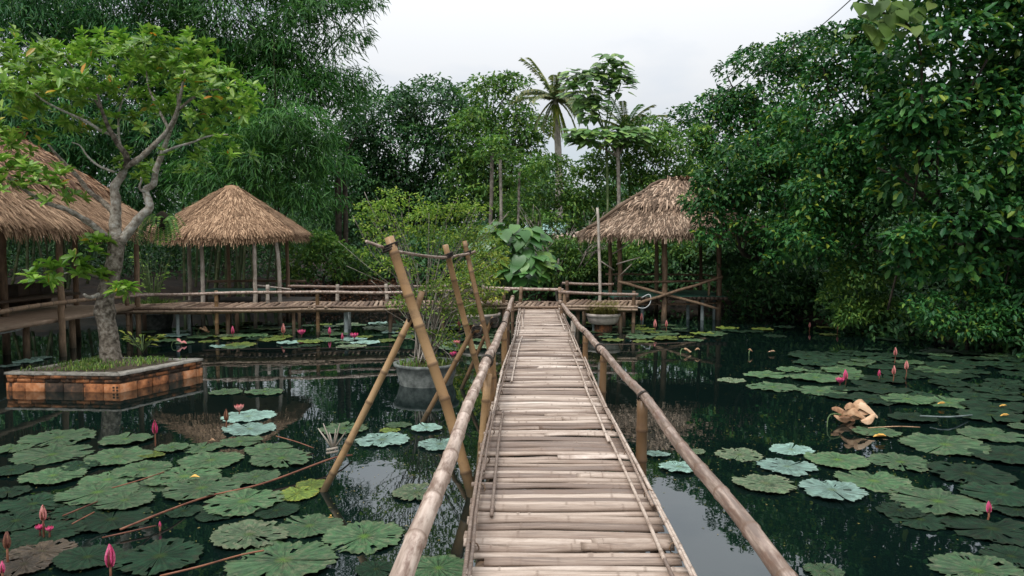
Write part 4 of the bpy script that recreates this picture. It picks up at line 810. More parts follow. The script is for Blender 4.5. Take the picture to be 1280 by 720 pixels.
T('dark shrub under the branches by the right shore', ((1120, 345, 50, 45), (1030, 365, 60, 30), (960, 340, 60, 40)), 21.8, 'L_dark', 1040, 46, .16, .07, cat='shrub', name='shrub', group='shrubs on the bank', r0=.05, bY=23.6)
# --- masses nobody could count
def mass(name, label, boxes, L, Wd, mat, seed):
    rng = np.random.default_rng(seed); mb = MB()
    for x0, x1, y0, y1, z0, z1, n in boxes:
        nc = n // 10; C = np.stack([rng.uniform(x0, x1, nc), rng.uniform(y0, y1, nc), rng.random(nc)], 1); g = ground_z(C[:, :2]); hh = z1 * (.72 + .28 * np.sin(C[:, 0] * .9 + 1) * np.sin(C[:, 0] * .37)); C[:, 2] = g + z0 + (hh - z0) * C[:, 2]
        P = np.repeat(C, 10, 0) + rng.normal(size=(nc * 10, 3)) * L * 1.3; D = rng.normal(size=P.shape) + np.array([0, -.5, -.2]); N = rng.normal(size=P.shape) * .4 + np.array([0, -.4, .9]); leaf_geo(mb, P, D, N, L * rng.uniform(.6, 1.2, len(P)), Wd)
    return props(mb.obj(name, M[mat], None, False), label, None, None, 'stuff')
mass('woods', None, [(-70, -13, 33, 44, -.5, 10, 38000), (-22, 13, 48, 58, -.5, 6.2, 34000), (11, 50, 32, 44, -.5, 8, 46000), (14, 34, 14, 28, -.5, 7, 34000), (-45, -20, 16, 33, -.5, 9, 26000), (-42, 42, -30, -17, -.5, 12, 30000), (-40, -19.5, -17, 16, -.5, 11, 26000), (16.5, 38, -17, 14, -.5, 11, 26000)], .42, .2, 'L_dark', 51)  # boxes behind and beside the camera: unseen, added to block low sky light
mass('undergrowth', None, [(-20, -7.5, 26.5, 29, -.2, .8, 4000), (-7, -4.2, 27.6, 29, -.1, 1.8, 3500), (-3.8, 3, 25.4, 28, -.2, 1.8, 9000), (3, 8, 26.3, 29, -.2, 2.2, 8000), (6.2, 12.5, 21.5, 27, -.2, 2.6, 18000), (8.0, 12.5, 19.0, 23, -.2, 2.2, 12000), (10.2, 15, 13.5, 19.5, -.2, 2.4, 14000), (9.3, 11.6, 13.6, 17.2, -.1, .75, 7000), (8.0, 9.6, 17, 20, -.1, .75, 4000)], .19, .085, 'L_dark', 52)
def litter():
    rng = np.random.default_rng(9); n = 3800; x = rng.uniform(-8.6, -3.4, n); y = rng.uniform(24.6, 28.2, n); P = np.stack([x, y, ground_z(np.c_[x, y]) + .02], 1); D = rng.normal(size=(n, 3)) * np.array([1, 1, .3]); N = rng.normal(size=(n, 3)) * .4 + np.array([0, -.3, 1])
    mb = MB(); leaf_geo(mb, P, D, N, rng.uniform(.08, .18, n), .08); props(mb.obj('leaf_litter', M['L_litter'], None, False), None, None, None, 'stuff')
litter()

# --- single leaves as parts
def leaf_mesh(name, mat, kind):
    mb = MB()
    if kind == 'oval': leaf_geo(mb, np.zeros((1, 3)), np.array([[1., 0, 0]]), np.array([[0, 0, 1.]]), [1.0], [.36], 'oval', .2, .12)
    else:                           # broad heart-shaped leaf with a cupped blade and a drooping tip
        out = [(0, 0), (-.16, .22), (-.02, .42), (.25, .46), (.55, .34), (.82, .14), (1.0, 0)]; V = []
        for x, y in out: V.append((x, 0, -.16 * x * x))
        for s in (1, -1):
            for x, y in out: V.append((x, s * y, .16 * y - .22 * x * x - .25 * y * y))
        f = []
        for s in (0, 1):
            for i in range(6): q = (i, i + 1, 7 * (s + 1) + i + 1, 7 * (s + 1) + i); f.append(q if s else q[::-1])
        mb.add(V, [np.array(f)])
    return mb.mesh(name, M[mat], True)
def leaf_part(parent, o, me, p, d, n, L, name='leaf'):
    d = Vector(d).normalized(); s = Vector(n).cross(d); s = s.normalized() if s.length > 1e-5 else Vector((0, 1, 0)); n = d.cross(s)
    m = Matrix((d, s, n)).transposed().to_4x4(); ob = link(name, me, parent); ob.location = Vector(p) - Vector(o); ob.rotation_euler = m.to_euler(); ob.scale = (L, L, L); return ob
def sprinkle_parts(t, data, o, me, n, L, rng, front=True, name='leaf'):
    P, D, N = data; depth = P[:, 1] + rng.normal(size=len(P)) * .25; idx = np.argsort(depth)[:n * 4]; idx = rng.choice(idx, min(n, len(idx)), replace=False)
    for i in idx: leaf_part(t, o, me, P[i] + np.array([0, -.05, 0]), D[i] + np.array([0, -.2, 0]), N[i] + np.array([0, -.3, 0]), L * rng.uniform(.8, 1.25), name)
rngp = np.random.default_rng(77)
sprinkle_parts(tR[0], tR[1], tR[2], leaf_mesh('leaf', 'L_right', 'oval'), 220, .21, rngp)
# large pale leaves at the top right
def light_leaves():
    b = Vector((W(1130, 301, 15.6).x, 16.2, .2)); t = empty('broadleaf_vine', b, 'pale green vine with very large leaves hanging at the top right edge of the sky', 'vine'); me = leaf_mesh('leaf', 'L_light', 'heart')
    c = [(random.gauss(1112, 24), random.gauss(22, 18)) for _ in range(22)] + [(1090, 8), (1118, 6), (1140, 18), (1100, 25), (1122, 30), (1092, 40), (1108, 46), (1080, 20), (1135, 2), (1150, 10), (1075, 5), (1112, 18), (1098, 52), (1128, 40), (1085, 32), (1160, 22), (1104, 2), (1146, 34)]
    for px, py in c:
        p = W(px, py, 14.2 + random.uniform(-.2, .2)); leaf_part(t, b, me, p, (random.uniform(-.6, .6), random.uniform(-.8, -.2), random.uniform(-.9, -.2)), (random.uniform(-.3, .3), -.5, .8), random.uniform(.2, .34))
    mb = MB(); tube(mb, smooth_path([b, b + Vector((.1, -.8, 2.5)), W(1150, 60, 14.6), W(1110, 20, 14.3), W(1080, 6, 14.2)], .3), .025, 6); link('stem', mb.mesh('stem', M['darkbark'], True, b), t)
light_leaves()
# broad-leaved plant on the bank behind the bridge end
def broad_plant():
    Y = 23.2; b = Vector((W(640, 301, Y + .9).x, Y + 1.4, .0)); b.z = gz(b.x, b.y); t = empty('broadleaf_plant', b, 'mound of large heart shaped green leaves on the bank behind the bridge end', 'plant'); me = leaf_mesh('leaf', 'L_big', 'heart'); rng = np.random.default_rng(6)
    for px, py, rx, ry, n in ((640, 295, 36, 20, 44), (655, 328, 40, 24, 56), (615, 318, 24, 34, 34), (600, 345, 26, 12, 18)):
        c, r = lobe(px, py, rx, ry, Y)
        for k in range(n):
            u = nrmz(rng.normal(size=3)) * np.array([1, 1, 1]); u[1] = -abs(u[1]); p = c + u * r * rng.uniform(.6, 1); leaf_part(t, b, me, p, (u[0] * .8 + rng.normal() * .3, -.55 + rng.normal() * .2, -.45 + rng.normal() * .25), (u[0] * .3, -.5, .85), rng.uniform(.34, .54))
            if k % 3 == 0: mb = MB(); tube(mb, smooth_path([b + Vector((rng.normal() * .2, rng.normal() * .2, 0)), (Vector(p) + b) / 2 + Vector((0, .2, .3)), Vector(p)], .3), .016, 5); link('stalk', mb.mesh('stalk', M['greenstem'], True, b), t)
broad_plant()
# umbrella-crowned trees against the sky
def umbrella(label, lobes, n, base, top, Y, seed, r, L):
    L = L * .66; n = int(n * 2.1)
    b = Vector((*px_base(base, Y), 0)); b.z = gz(b.x, b.y) - .1; t = empty('umbrella_tree', b, label, 'tree', 'big leaved trees against the sky'); me = leaf_mesh('leaf', 'L_papaya', 'heart'); rng = np.random.default_rng(seed)
    mb = MB(); tp = W(*top, Y); tube(mb, smooth_path([b, (b + tp) / 2 + Vector((.08, 0, 0)), tp], .5), r, 7)
    tot = sum(q[2] * q[3] for q in lobes)
    for q in lobes:
        c, rr = lobe(*q, Y); P = smooth_path([tp - Vector((0, 0, .5)), (tp + Vector(c)) / 2 - Vector((0, 0, .2)), Vector(c)], .3); tube(mb, P, r * .45, 5)
        for k in range(int(n * q[2] * q[3] / tot)):
            u = nrmz(rng.normal(size=3)); p = c + u * rr * rng.uniform(.45, 1.0); leaf_part(t, b, me, p, (u[0] + rng.normal() * .4, u[1] - .3, -.2 + rng.normal() * .25), (u[0] * .3, -.45, .9), L * rng.uniform(.75, 1.2))
    link('trunk', mb.mesh('trunk', M['greenstem'] if r < .06 else M['greybark'], True, b), t)
umbrella('tall big leaved tree rising highest against the sky beside the palm', ((738, 108, 34, 26), (766, 84, 26, 20), (742, 138, 24, 18), (776, 104, 18, 18), (716, 98, 14, 12)), 185, 757, (757, 150), 27.2, 61, .05, .48)
umbrella('lower flat topped big leaved tree with two levels below the tall one', ((755, 172, 46, 12), (722, 170, 20, 11), (790, 170, 26, 14)), 150, 770, (772, 178), 26.8, 62, .065, .44)
# palms
def frond(mb, p, d, L, rng, w=.5, hang=.5, n=22):
    d = Vector(d).normalized(); pts = []; q = Vector(p); v = d.copy()
    for i in range(n + 1): pts.append(q.copy()); q = q + v * (L / n); v = (v + Vector((0, 0, -hang * 1.6 / n))).normalized()
    tube(mb, pts, np.linspace(.03, .006, n + 1), 4); P, D, N = [], [], []
    for i in range(2, n + 1):
        tg = (pts[i] - pts[i - 1]).normalized(); s = tg.cross(Vector((0, 0, 1))); s = s.normalized() if s.length > 1e-3 else Vector((1, 0, 0)); k = math.sin(math.pi * min(1, (i / n) * .8 + .18))
        for sg in (1, -1):
            for o in (0, .5): P.append(tuple(pts[i - 1].lerp(pts[i], o))); D.append(tuple(s * sg * .8 + tg * .75 + Vector((0, 0, -.25 + rng.normal() * .1)))); N.append((0, 0, 1)); 
    P = np.array(P); leaf_geo(mb, P, np.array(D), np.array(N), w * L * .3 * rng.uniform(.7, 1.1, len(P)), .05 * L * .5, 'diamond', .2, .25)
def palm(name, label, px, base_y, cy, Y, fronds, mat, rt, trunk_mat, seed, group=None):
    rng = np.random.default_rng(seed); b = Vector((*px_base(px, Y), 0)); b.z = gz(b.x, b.y) - .1; t = empty(name, b, label, 'palm', group); c = W(px - 2, cy, Y)
    mb = MB(); P = smooth_path([b, (b + c) / 2 + Vector((.15, 0, 0)), c], .25); tube(mb, P, np.linspace(rt * 1.2, rt * .8, len(P)) * (1 + .06 * (np.arange(len(P)) % 2)), 9); link('trunk', mb.mesh('trunk', M[trunk_mat], True, b), t)
    for (ax, az, L, hang, m) in fronds:
        d = Vector((math.cos(ax) * math.cos(az), math.sin(ax) * math.cos(az), math.sin(az))); mb = MB(); frond(mb, c, d, L, rng, .5, hang); link('frond', mb.mesh('frond', M[m], False, b), t)
fr = [(a + random.uniform(-.2, .2), random.uniform(.1, 1.3), random.uniform(1.9, 2.5), random.uniform(.35, .75), 'L_palm') for a in np.linspace(0, 6.0, 18)] + [(a, -1.1, 1.9, .5, 'L_yellow') for a in (-.9, -1.9, 0.1)] + [(a, -.5, 1.7, .9, 'L_palm') for a in (3.4, -.3, 2.2)]
palm('coconut_palm', 'distant coconut palm with drooping yellowing fronds against the white sky', 696, 200, 124, 36, fr, 'L_palm', .17, 'greybark', 71)
palm('areca_palm', 'small fan of upright palm fronds right of the flat topped tree', 784, 220, 163, 29, [(a, .75 + .3 * math.sin(a * 2), 1.6, .5, 'L_palm' if i % 3 else 'L_big') for i, a in enumerate(np.linspace(-.6, 5, 12))], 'L_palm', .05, 'greenstem', 72)
# bare pale branches
def bare_tree():
    b = Vector((*px_base(700, 25.6), 0)); b.z = gz(b.x, b.y) - .1; t = empty('bare_tree', b, 'leafless pale branching tree on the bank left of the pavilion', 'tree'); rng = np.random.default_rng(5); mb = MB()
    def br(p, d, L, r, lv):
        e = p + d * L; m = (p + e) / 2 + rng.normal(size=3) * L * .07; tube(mb, smooth_path([p, m, e], .2), np.linspace(r, r * .65, len(smooth_path([p, m, e], .2))), 5)
        if lv:
            for k in range(3 if lv > 1 else 2): br(p + (e - p) * rng.uniform(.55, 1), nrmz(d + rng.normal(size=3) * np.array([.5, .3, .3])), L * rng.uniform(.5, .75), r * .55, lv - 1)
    for k in range(4): br(np.array(b[:]), nrmz(np.array([rng.normal() * .22, rng.normal() * .15, 1])), 1.9, .05, 3)
    link('branches', mb.mesh('branches', M['greybark'], True, b), t)['kind'] = 'stuff'
bare_tree()
for i, (px, y1, m, r) in enumerate(((418, 215, 'darkbark', .12), (427, 225, 'darkbark', .09), (606, 190, 'greybark', .07), (622, 200, 'greybark', .06), (640, 215, 'greybark', .05))):
    Y = 27.6; b = Vector((*px_base(px, Y), 0)); b.z = gz(b.x, b.y) - .1; e = W(px + (4 if i < 2 else 9 - 6 * (i % 2)), y1, Y); t = empty('slender_tree', b, ('dark bare trunk right of the round hut, thicker of two', 'dark bare trunk right of the round hut, thinner of two', 'slim grey trunk behind the yellow green shrub, leftmost of three', 'slim grey trunk behind the yellow green shrub, middle of three', 'slim grey trunk behind the broad leaves, rightmost of three')[i], 'tree', 'slim trunks behind the pond'); mb = MB(); tube(mb, smooth_path([b, (b + e) / 2 + Vector((.08, 0, 0)), e], .4), r, 7); link('trunk', mb.mesh('trunk', M[m], True, b), t)
    lb = [(np.array(e[:]) + np.array([random.uniform(-.3, .3), 0, .2]), np.array([.7, .5, .5]))]; P, D, N = crown_pts(lb, .2, .08, 1.6, 10, .2, np.random.default_rng(i), 'leaf'); mb = MB(); leaf_geo(mb, P, D, N, .2, .085); link('crown', mb.mesh('crown', M['L_dark' if i < 2 else 'L_mid'], False, b), t)

# --- the tree in the planter
def planter_tree():
    Y = G(140, 452, PL_TOP).y; b = G(140, 452, PL_TOP); t = empty('planter_tree', b, 'small gnarled pale barked tree with whorled leaves growing in the brick planter', 'tree'); mb = MB(); k = Y / F
    def limb(pts, r0, r1, dep=0, s=9):
        n = len(pts); P = smooth_path([W(x, y, Y + (dep * i / (n - 1))) for i, (x, y) in enumerate(pts)], .06); rr = np.linspace(r0 * .9, r1 * .85, len(P)) * k * (1 + .07 * np.sin(np.arange(len(P)) * 1.9) + RNG.normal(0, .025, len(P))); tube(mb, P, rr, s); return P
    tr = smooth_path([W(x, y, Y) for x, y in ((140, 458), (138, 445), (136, 420), (131, 390), (133, 365), (141, 338), (145, 312), (146, 296))], .05)
    h = np.linspace(0, 1, len(tr)); rr = k * (11.2 - 1.6 * h + 6.5 * np.exp(-h * 26) + 2.2 * np.exp(-((h - .42) / .05) ** 2) + 1.5 * np.exp(-((h - .1) / .06) ** 2)); tube(mb, tr, rr * (1 + RNG.normal(0, .03, len(tr))), 14); link('trunk', mb.mesh('trunk', M['bark'], True, b), t)
    L_ = []
    for pts, r0, r1, dep in (([(145, 300), (144, 280), (145, 250), (143, 234), (152, 220), (157, 206)], 8.5, 5.2, 0.1), ([(157, 208), (158, 195), (146, 178), (136, 160), (128, 140), (122, 118)], 4.6, 1.6, -.6), ([(156, 208), (172, 200), (190, 184), (208, 165), (219, 145), (226, 118), (231, 88)], 4.6, 1.5, -.4),
                             ([(150, 303), (162, 288), (176, 270), (187, 260), (184, 246), (182, 237), (192, 230), (195, 212), (203, 192), (212, 165), (222, 140), (222, 112)], 7.0, 1.7, .5), ([(144, 268), (128, 252), (112, 240), (98, 222), (82, 205), (66, 188), (54, 172)], 4.2, 1.4, .6), ([(146, 170), (128, 164), (108, 152), (82, 140), (58, 128), (42, 116)], 2.6, 1.0, -.5),
                             ([(140, 300), (128, 292), (114, 280), (98, 270), (84, 262), (50, 250), (10, 222)], 5.2, 1.6, -.7), ([(205, 190), (222, 183), (240, 178), (262, 170), (285, 168)], 2.0, .8, -.3), ([(158, 205), (150, 180), (148, 160), (150, 135), (165, 100)], 2.2, .9, .5), ([(143, 215), (125, 208), (110, 196), (100, 182), (90, 178)], 1.8, .8, .2), ([(182, 240), (174, 236), (177, 226), (176, 222)], 2.0, .9, -.2),
                             ([(213, 165), (200, 140), (186, 110), (182, 80)], 2.4, .9, .4), ([(222, 138), (245, 120), (268, 112), (290, 115)], 2.2, .8, .5), ([(134, 365), (124, 368), (112, 372), (105, 368)], 3.4, 2.2, -.3), ([(136, 345), (120, 345), (100, 338), (80, 342)], 2.2, 1.0, -.5), ([(128, 140), (110, 112), (95, 90), (80, 70)], 1.8, .8, -.3)):
        mb = MB(); limb(pts, r0, r1, dep); link('branch', mb.mesh('branch', M['bark'], True, b), t)
    q = [(20, 105, 36, 26, -.3), (60, 72, 46, 24, -.2), (40, 130, 46, 26, .2), (100, 62, 40, 22, .3), (140, 72, 46, 26, 0), (185, 66, 46, 28, -.3), (225, 82, 44, 28, 0), (262, 110, 42, 26, -.2), (292, 128, 30, 18, .2), (150, 108, 60, 22, .5), (95, 105, 50, 25, -.4), (215, 125, 52, 24, .5), (170, 45, 40, 12, .2), (20, 168, 34, 22, -.5), (45, 215, 36, 22, -.6), (12, 235, 26, 22, -.7), (70, 240, 26, 14, -.6), (165, 155, 34, 16, .3), (170, 205, 26, 22, .4), (262, 170, 34, 14, 0), (288, 196, 24, 10, 0), (235, 200, 26, 20, .4), (85, 150, 28, 14, 0), (0, 60, 40, 26, 0), (255, 145, 30, 14, 0), (305, 140, 24, 12, .1), (278, 92, 34, 14, .2), (240, 55, 34, 14, .3), (310, 118, 22, 10, -.1), (30, 80, 40, 20, .3)]
    lobes = [(np.array(W(x, y, Y + d)[:]), np.array([rx * k, .55, ry * k])) for x, y, rx, ry, d in q]; rng = np.random.default_rng(17)
    P, D, N = crown_pts(lobes, .15, .05, 2.1, 10, .03, rng, 'rosette', shell=.15); mb = MB(); s = rng.uniform(.7, 1.25, len(P)); leaf_geo(mb, P, D, N, .155 * s, .052 * s, 'oval', .18, .12); link('crown', mb.mesh('crown', M['L_planter'], False, b), t)
    sprinkle_parts(t, (P, D, N), b, leaf_mesh('leaf', 'L_planter', 'oval'), 190, .165, rng)
    low = [(np.array(W(x, y, Y - .5 + d)[:]), np.array([rx * k, .3, ry * k])) for x, y, rx, ry, d in ((75, 335, 30, 14, -.1), (100, 318, 28, 14, 0), (112, 345, 16, 14, .1), (48, 348, 16, 8, -.2), (120, 305, 12, 10, .2), (150, 362, 8, 8, 0.1))]
    P, D, N = crown_pts(low, .2, .075, 2.2, 8, .03, rng, 'rosette', shell=.2); mb = MB(); leaf_geo(mb, P, D, N, .2 * rng.uniform(.7, 1.1, len(P)), .075, 'oval', .18, .2); link('low_foliage', mb.mesh('low_foliage', M['L_planter'], False, b), t)
    return Y
PTY = planter_tree()
def epiphyte():
    o = W(203, 276, PTY + .35); t = empty('fern', o, 'clump of fern hanging from the right limb of the planter tree', 'fern'); rng = np.random.default_rng(3); mb = MB()
    for k in range(30):
        d = Vector((rng.normal() * .8, rng.normal() * .6, rng.normal() * .5 + .1)); P = [o + Vector((0, 0, .02 * k / 30)), o + d * .14, o + d * .2 + Vector((0, 0, -.14)), o + d * .22 + Vector((0, 0, -.32 * rng.uniform(.5, 1)))]; S_ = smooth_path(P, .03); n = len(S_)
        tg = np.gradient(S_, axis=0); leaf_geo(mb, S_, np.cross(nrmz(tg), np.array([[0., -.7, .7]])) + tg * 3, np.tile([0, -.6, .8], (n, 1)), .07, .028); leaf_geo(mb, S_, -np.cross(nrmz(tg), np.array([[0., -.7, .7]])) + tg * 3, np.tile([0, -.6, .8], (n, 1)), .07, .028)
    link('foliage', mb.mesh('foliage', M['L_mid'], False, o), t)
    mb = MB(); lathe(mb, [(.02, .16), (.09, .1), (.12, 0), (.08, -.1), (.01, -.16)], o, 10); link('root_mass', mb.mesh('root_mass', M['soil'], True, o), t)
epiphyte()
def weed(name, label, c, n, L, Wd, mat, h, seed, cat='plant', r=.12):
    t = empty(name, c, label, cat); rng = np.random.default_rng(seed); me = leaf_mesh('leaf', mat, 'oval'); mb = MB()
    for k in range(n):
        a = rng.uniform(0, 6.28); z = h * rng.uniform(.25, 1); p = Vector(c) + Vector((math.cos(a) * r * z / h, math.sin(a) * r * z / h, z)); leaf_part(t, c, me, p, (math.cos(a), math.sin(a), rng.uniform(-.2, .8)), (0, -.2, 1), L * rng.uniform(.6, 1.2)); tube(mb, smooth_path([Vector(c), (Vector(c) + p) / 2 + Vector((0, 0, .03)), p], .05), .006, 4)
    link('stem', mb.mesh('stem', M['greenstem'], True, c), t)
weed('young_plant', 'yellowing young plant sprouting in the planter right of the trunk', G(178, 441, PL_TOP) , 24, .17, .06, 'L_yellow', .34, 4, r=.3)
c4 = POT4 + Vector((0, 0, .4)); weed('potted_shrub', 'thin leggy shrub growing in the dark pot before the dock end', c4, 70, .12, .05, 'L_planter', 1.5, 5, 'shrub', .45)
# shrubs in the pots
def pot_shrub():
    c = POT1 + Vector((0, 0, .33)); Y = c.y; t = empty('potted_shrub', c, 'tall twiggy yellow green shrub with pale stems in the grey pot', 'shrub'); rng = np.random.default_rng(14)
    q = [(480, 268, 30, 20), (500, 252, 36, 14), (530, 272, 40, 20), (565, 262, 34, 16), (590, 268, 28, 14), (470, 300, 20, 22), (515, 300, 40, 20), (555, 300, 46, 18), (595, 295, 26, 20), (500, 335, 34, 22), (570, 345, 34, 26), (540, 380, 36, 24), (578, 392, 32, 26), (505, 380, 22, 16), (610, 320, 20, 28), (590, 350, 28, 26), (460, 275, 18, 22), (555, 425, 26, 18), (520, 415, 20, 12)]
    lobes = [lobe(x, y, rx, ry, Y, .8) for x, y, rx, ry in q]; P, D, N = crown_pts(lobes, .055, .03, 1.12, 9, .06, rng, 'leaf', shell=.2, sub=.5); mb = MB(); leaf_geo(mb, P, D, N, .058 * rng.uniform(.6, 1.3, len(P)), .032); link('foliage', mb.mesh('foliage', M['L_shrub'], False, c), t)
    mb = MB(); cc = np.array(c[:])
    for k, (lc, lr) in enumerate(lobes * 2):
        e = lc + rng.normal(size=3) * lr * .6; m = cc + (e - cc) * np.array([.35, .35, .55]) + rng.normal(size=3) * .06; s0 = cc + np.array([rng.normal() * .08, rng.normal() * .08, 0]); Pp = smooth_path([s0, m, e], .1); tube(mb, Pp, np.linspace(.013, .004, len(Pp)), 5)
        for j in range(2): e2 = lc + rng.normal(size=3) * lr * .9; tube(mb, smooth_path([m, (m + e2) / 2 + rng.normal(size=3) * .05, e2], .1), .004, 4)
    tube(mb, smooth_path([cc - np.array([0, 0, .1]), cc + np.array([.02, 0, .25]), cc + np.array([-.03, 0, .5])], .06), .05, 8); link('stem', mb.mesh('stem', M['greybark'], True, c), t)
pot_shrub()
c2 = POT2 + Vector((0, 0, .42)); b2 = Vector(c2); tree('potted_shrub', 'loose green shrub in the pale pot near the bridge end', [lobe(*q, c2.y, .8) for q in ((590, 350, 34, 20), (610, 330, 22, 18), (570, 365, 24, 14), (612, 368, 20, 12))], 'L_yellow', .10, .05, tuple(b2), .03, 1.6, 9, .1, 15, cat='shrub', bark='greybark')

# ================================================================== WATER LILIES
def pad_mesh(seed, ragged):
    rng = np.random.default_rng(seed); seg = 72; rings = [.0, .12, .35, .6, .82, .93, 1.0]; notch = rng.uniform(.015, .07); V, UV = [], []
    th = np.linspace(notch, 2 * math.pi - notch, seg); k1, k2 = rng.integers(5, 9), rng.integers(11, 17); p1, p2 = rng.uniform(0, 6, 2); ov = rng.uniform(.9, 1.0); ell = rng.uniform(.88, 1.0)
    edge_r = 1 + .032 * np.where(np.arange(seg) % 2 == 0, 1, -1) + .035 * np.sin(3 * th + p1) + .02 * np.sin(k1 * th + p2)
    if ragged: edge_r -= np.clip(rng.normal(0, .14, seg), 0, .4) * (rng.random(seg) < .45); edge_r[-1] = edge_r[0] = .97
    for r in rings:
        rr = r * (edge_r if r > .9 else (1 + (edge_r - 1) * r * r)); z = .034 * r * r * np.sin(k1 * th + p1) + .02 * r ** 3 * np.sin(k2 * th + p2) + .10 * max(0, r - .8) * (1 + np.sin(2 * th + p1)) * (1 + .6 * np.sin(9 * th + p2)) + .03 + .012 * (1 - r)
        V.append(np.stack([rr * np.cos(th), rr * np.sin(th) * ell, z], 1)); UV.append(np.stack([th / 6.2832, np.full(seg, r)], 1))
    V = np.concatenate(V); UV = np.concatenate(UV); i, j = np.meshgrid(np.arange(len(rings) - 1), np.arange(seg - 1), indexing='ij'); a = (i * seg + j).ravel()
    Q = np.stack([a, a + seg, a + seg + 1, a + 1], 1)
    if ragged: Q = Q[~((i.ravel() >= 2) & (np.sin(j.ravel() * .55 + p2 * 3) * np.sin(i.ravel() * 2.1 + p1) + rng.normal(0, .16, len(Q)) > .93))]     # holes eaten by insects
    mb = MB().add(V, [Q]); mb.uv = UV; return mb
PADS = {m: [pad_mesh(s, m in ('pad_worn', 'pad_brown') or s % 2 == 1).mesh('lily_pad', M[m]) for s in range(8)] for m in ('pad_green', 'pad_dark', 'pad_pale', 'pad_yellow', 'pad_worn', 'pad_brown')}
COLN = {'pad_green': 'green', 'pad_dark': 'dark green', 'pad_pale': 'pale', 'pad_yellow': 'yellowed', 'pad_worn': 'speckled', 'pad_brown': 'brownish'}
g, d, p, y, w, b = 'pad_green', 'pad_dark', 'pad_pale', 'pad_yellow', 'pad_worn', 'pad_brown'
HAND = [(65, 569, 46, g), (74, 548, 43, g), (14, 562, 22, g), (147, 573, 40, g), (157, 551, 32, g), (66, 598, 37, g), (135, 600, 34, g), (178, 588, 36, g), (10, 617, 26, d), (122, 618, 48, g), (42, 633, 40, d), (156, 629, 36, g), (140, 650, 50, d), (58, 667, 42, d), (52, 692, 38, b), (30, 708, 34, b), (200, 699, 56, d), (215, 562, 22, g), (254, 560, 27, g), (300, 553, 30, g), (264, 577, 42, g), (230, 598, 48, g), (252, 613, 50, g), (352, 576, 45, g), (335, 562, 32, g), (320, 597, 33, g), (372, 619, 30, y), (390, 608, 22, y), (305, 630, 54, g), (312, 672, 52, w), (387, 658, 45, g), (355, 702, 72, g), (455, 673, 55, g), (522, 618, 35, w), (478, 552, 39, p), (533, 537, 23, p), (487, 538, 15, y), (498, 532, 19, g), (430, 537, 36, g), (550, 557, 32, p), (548, 714, 44, g), (470, 716, 30, d), (310, 521, 37, p), (312, 537, 38, p), (282, 491, 22, g), (331, 491, 26, g), (15, 590, 24, d), (100, 585, 24, d), (190, 608, 30, g), (95, 640, 30, d), (270, 645, 26, d), (190, 570, 18, y), (110, 700, 40, d), (20, 655, 36, d), (8, 690, 30, d), (230, 640, 24, d), (345, 640, 30, d),
        (822, 569, 18, p), (849, 586, 28, p), (870, 567, 14, w), (924, 569, 33, w), (989, 563, 29, p), (984, 585, 42, p), (1047, 577, 41, g), (957, 607, 42, w), (1040, 616, 45, p), (1092, 602, 48, g), (1126, 579, 42, g), (1172, 629, 58, g), (1182, 558, 52, g), (1212, 595, 50, d), (1252, 622, 45, d), (1240, 662, 55, d), (1264, 697, 34, d), (1222, 716, 52, g), (1030, 717, 26, g), (1095, 542, 30, g), (1262, 572, 46, d), (1150, 650, 40, d), (1240, 545, 40, g), (1125, 640, 30, d), (1272, 640, 30, d), (850, 556, 14, d), (1140, 524, 30, d),
        (958, 469, 31, g), (914, 476, 21, w), (966, 485, 34, g), (990, 463, 22, g), (1020, 455, 30, d), (1020, 474, 34, g), (1025, 489, 34, g), (36, 452, 17, p), (12, 458, 13, p), (52, 448, 12, p), (1010, 447, 26, d)]
def fill(poly, n, r, mats, rng, minsep=.75):
    out = []; P = np.array(poly, float); x0, y0 = P.min(0); x1, y1 = P.max(0); tries = 0
    while len(out) < n and tries < n * 60:
        tries += 1; q = G(rng.uniform(x0, x1), 301 + (y0 - 301) * (y1 - 301) / ((y1 - 301) + (y0 - y1) * rng.random()) if True else 0); px, py = to_px(q)
        ins = False; j = len(P) - 1
        for i in range(len(P)):
            if (P[i, 1] > py) != (P[j, 1] > py) and px < (P[j, 0] - P[i, 0]) * (py - P[i, 1]) / (P[j, 1] - P[i, 1]) + P[i, 0]: ins = not ins
            j = i
        if not ins: continue
        rr = r * rng.uniform(.6, 1.25)
        if any((q - o[0]).length < minsep * (rr + o[1]) for o in out + PLACED): continue
        out.append((q, rr, mats[rng.integers(len(mats))]))
    PLACED.extend(out); return out
IR = CAM_R.inverted()
def to_px(v): c = IR @ (Vector(v) - Vector((0, 0, CAM_H))); return 640 + F * c.x / -c.z, 360 - F * c.y / -c.z
PLACED = []
rngl = np.random.default_rng(33); plist = []
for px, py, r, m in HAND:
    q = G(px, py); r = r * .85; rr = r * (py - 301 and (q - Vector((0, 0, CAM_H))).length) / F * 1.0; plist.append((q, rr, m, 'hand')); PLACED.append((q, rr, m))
ZONES = [('l', 'in the band of pads along the long left dock', [(165, 408), (300, 404), (500, 404), (505, 432), (380, 437), (255, 437), (200, 430)], 66, .30, (g, g, p, w, y, d), .62),
         ('c', 'on the far water left of the bridge end', [(500, 404), (640, 402), (628, 436), (500, 440)], 26, .27, (g, w, d), .7),
         ('r', 'in the band of pads in front of the pavilion', [(735, 404), (860, 408), (905, 418), (890, 426), (760, 432), (728, 415)], 36, .28, (g, g, y, d), .65),
         ('f', 'in deep shade along the far right shore', [(905, 405), (1090, 410), (1160, 432), (1000, 424), (905, 414)], 16, .24, (d, y, d), .7),
         ('b', 'in the dense dark bed of pads under the right trees', [(985, 445), (1100, 436), (1290, 444), (1290, 540), (1180, 512), (1080, 500), (1000, 494)], 74, .32, (d, d, d, d, d, g), .55)]  # mostly dark pads: tree shade put into their colour
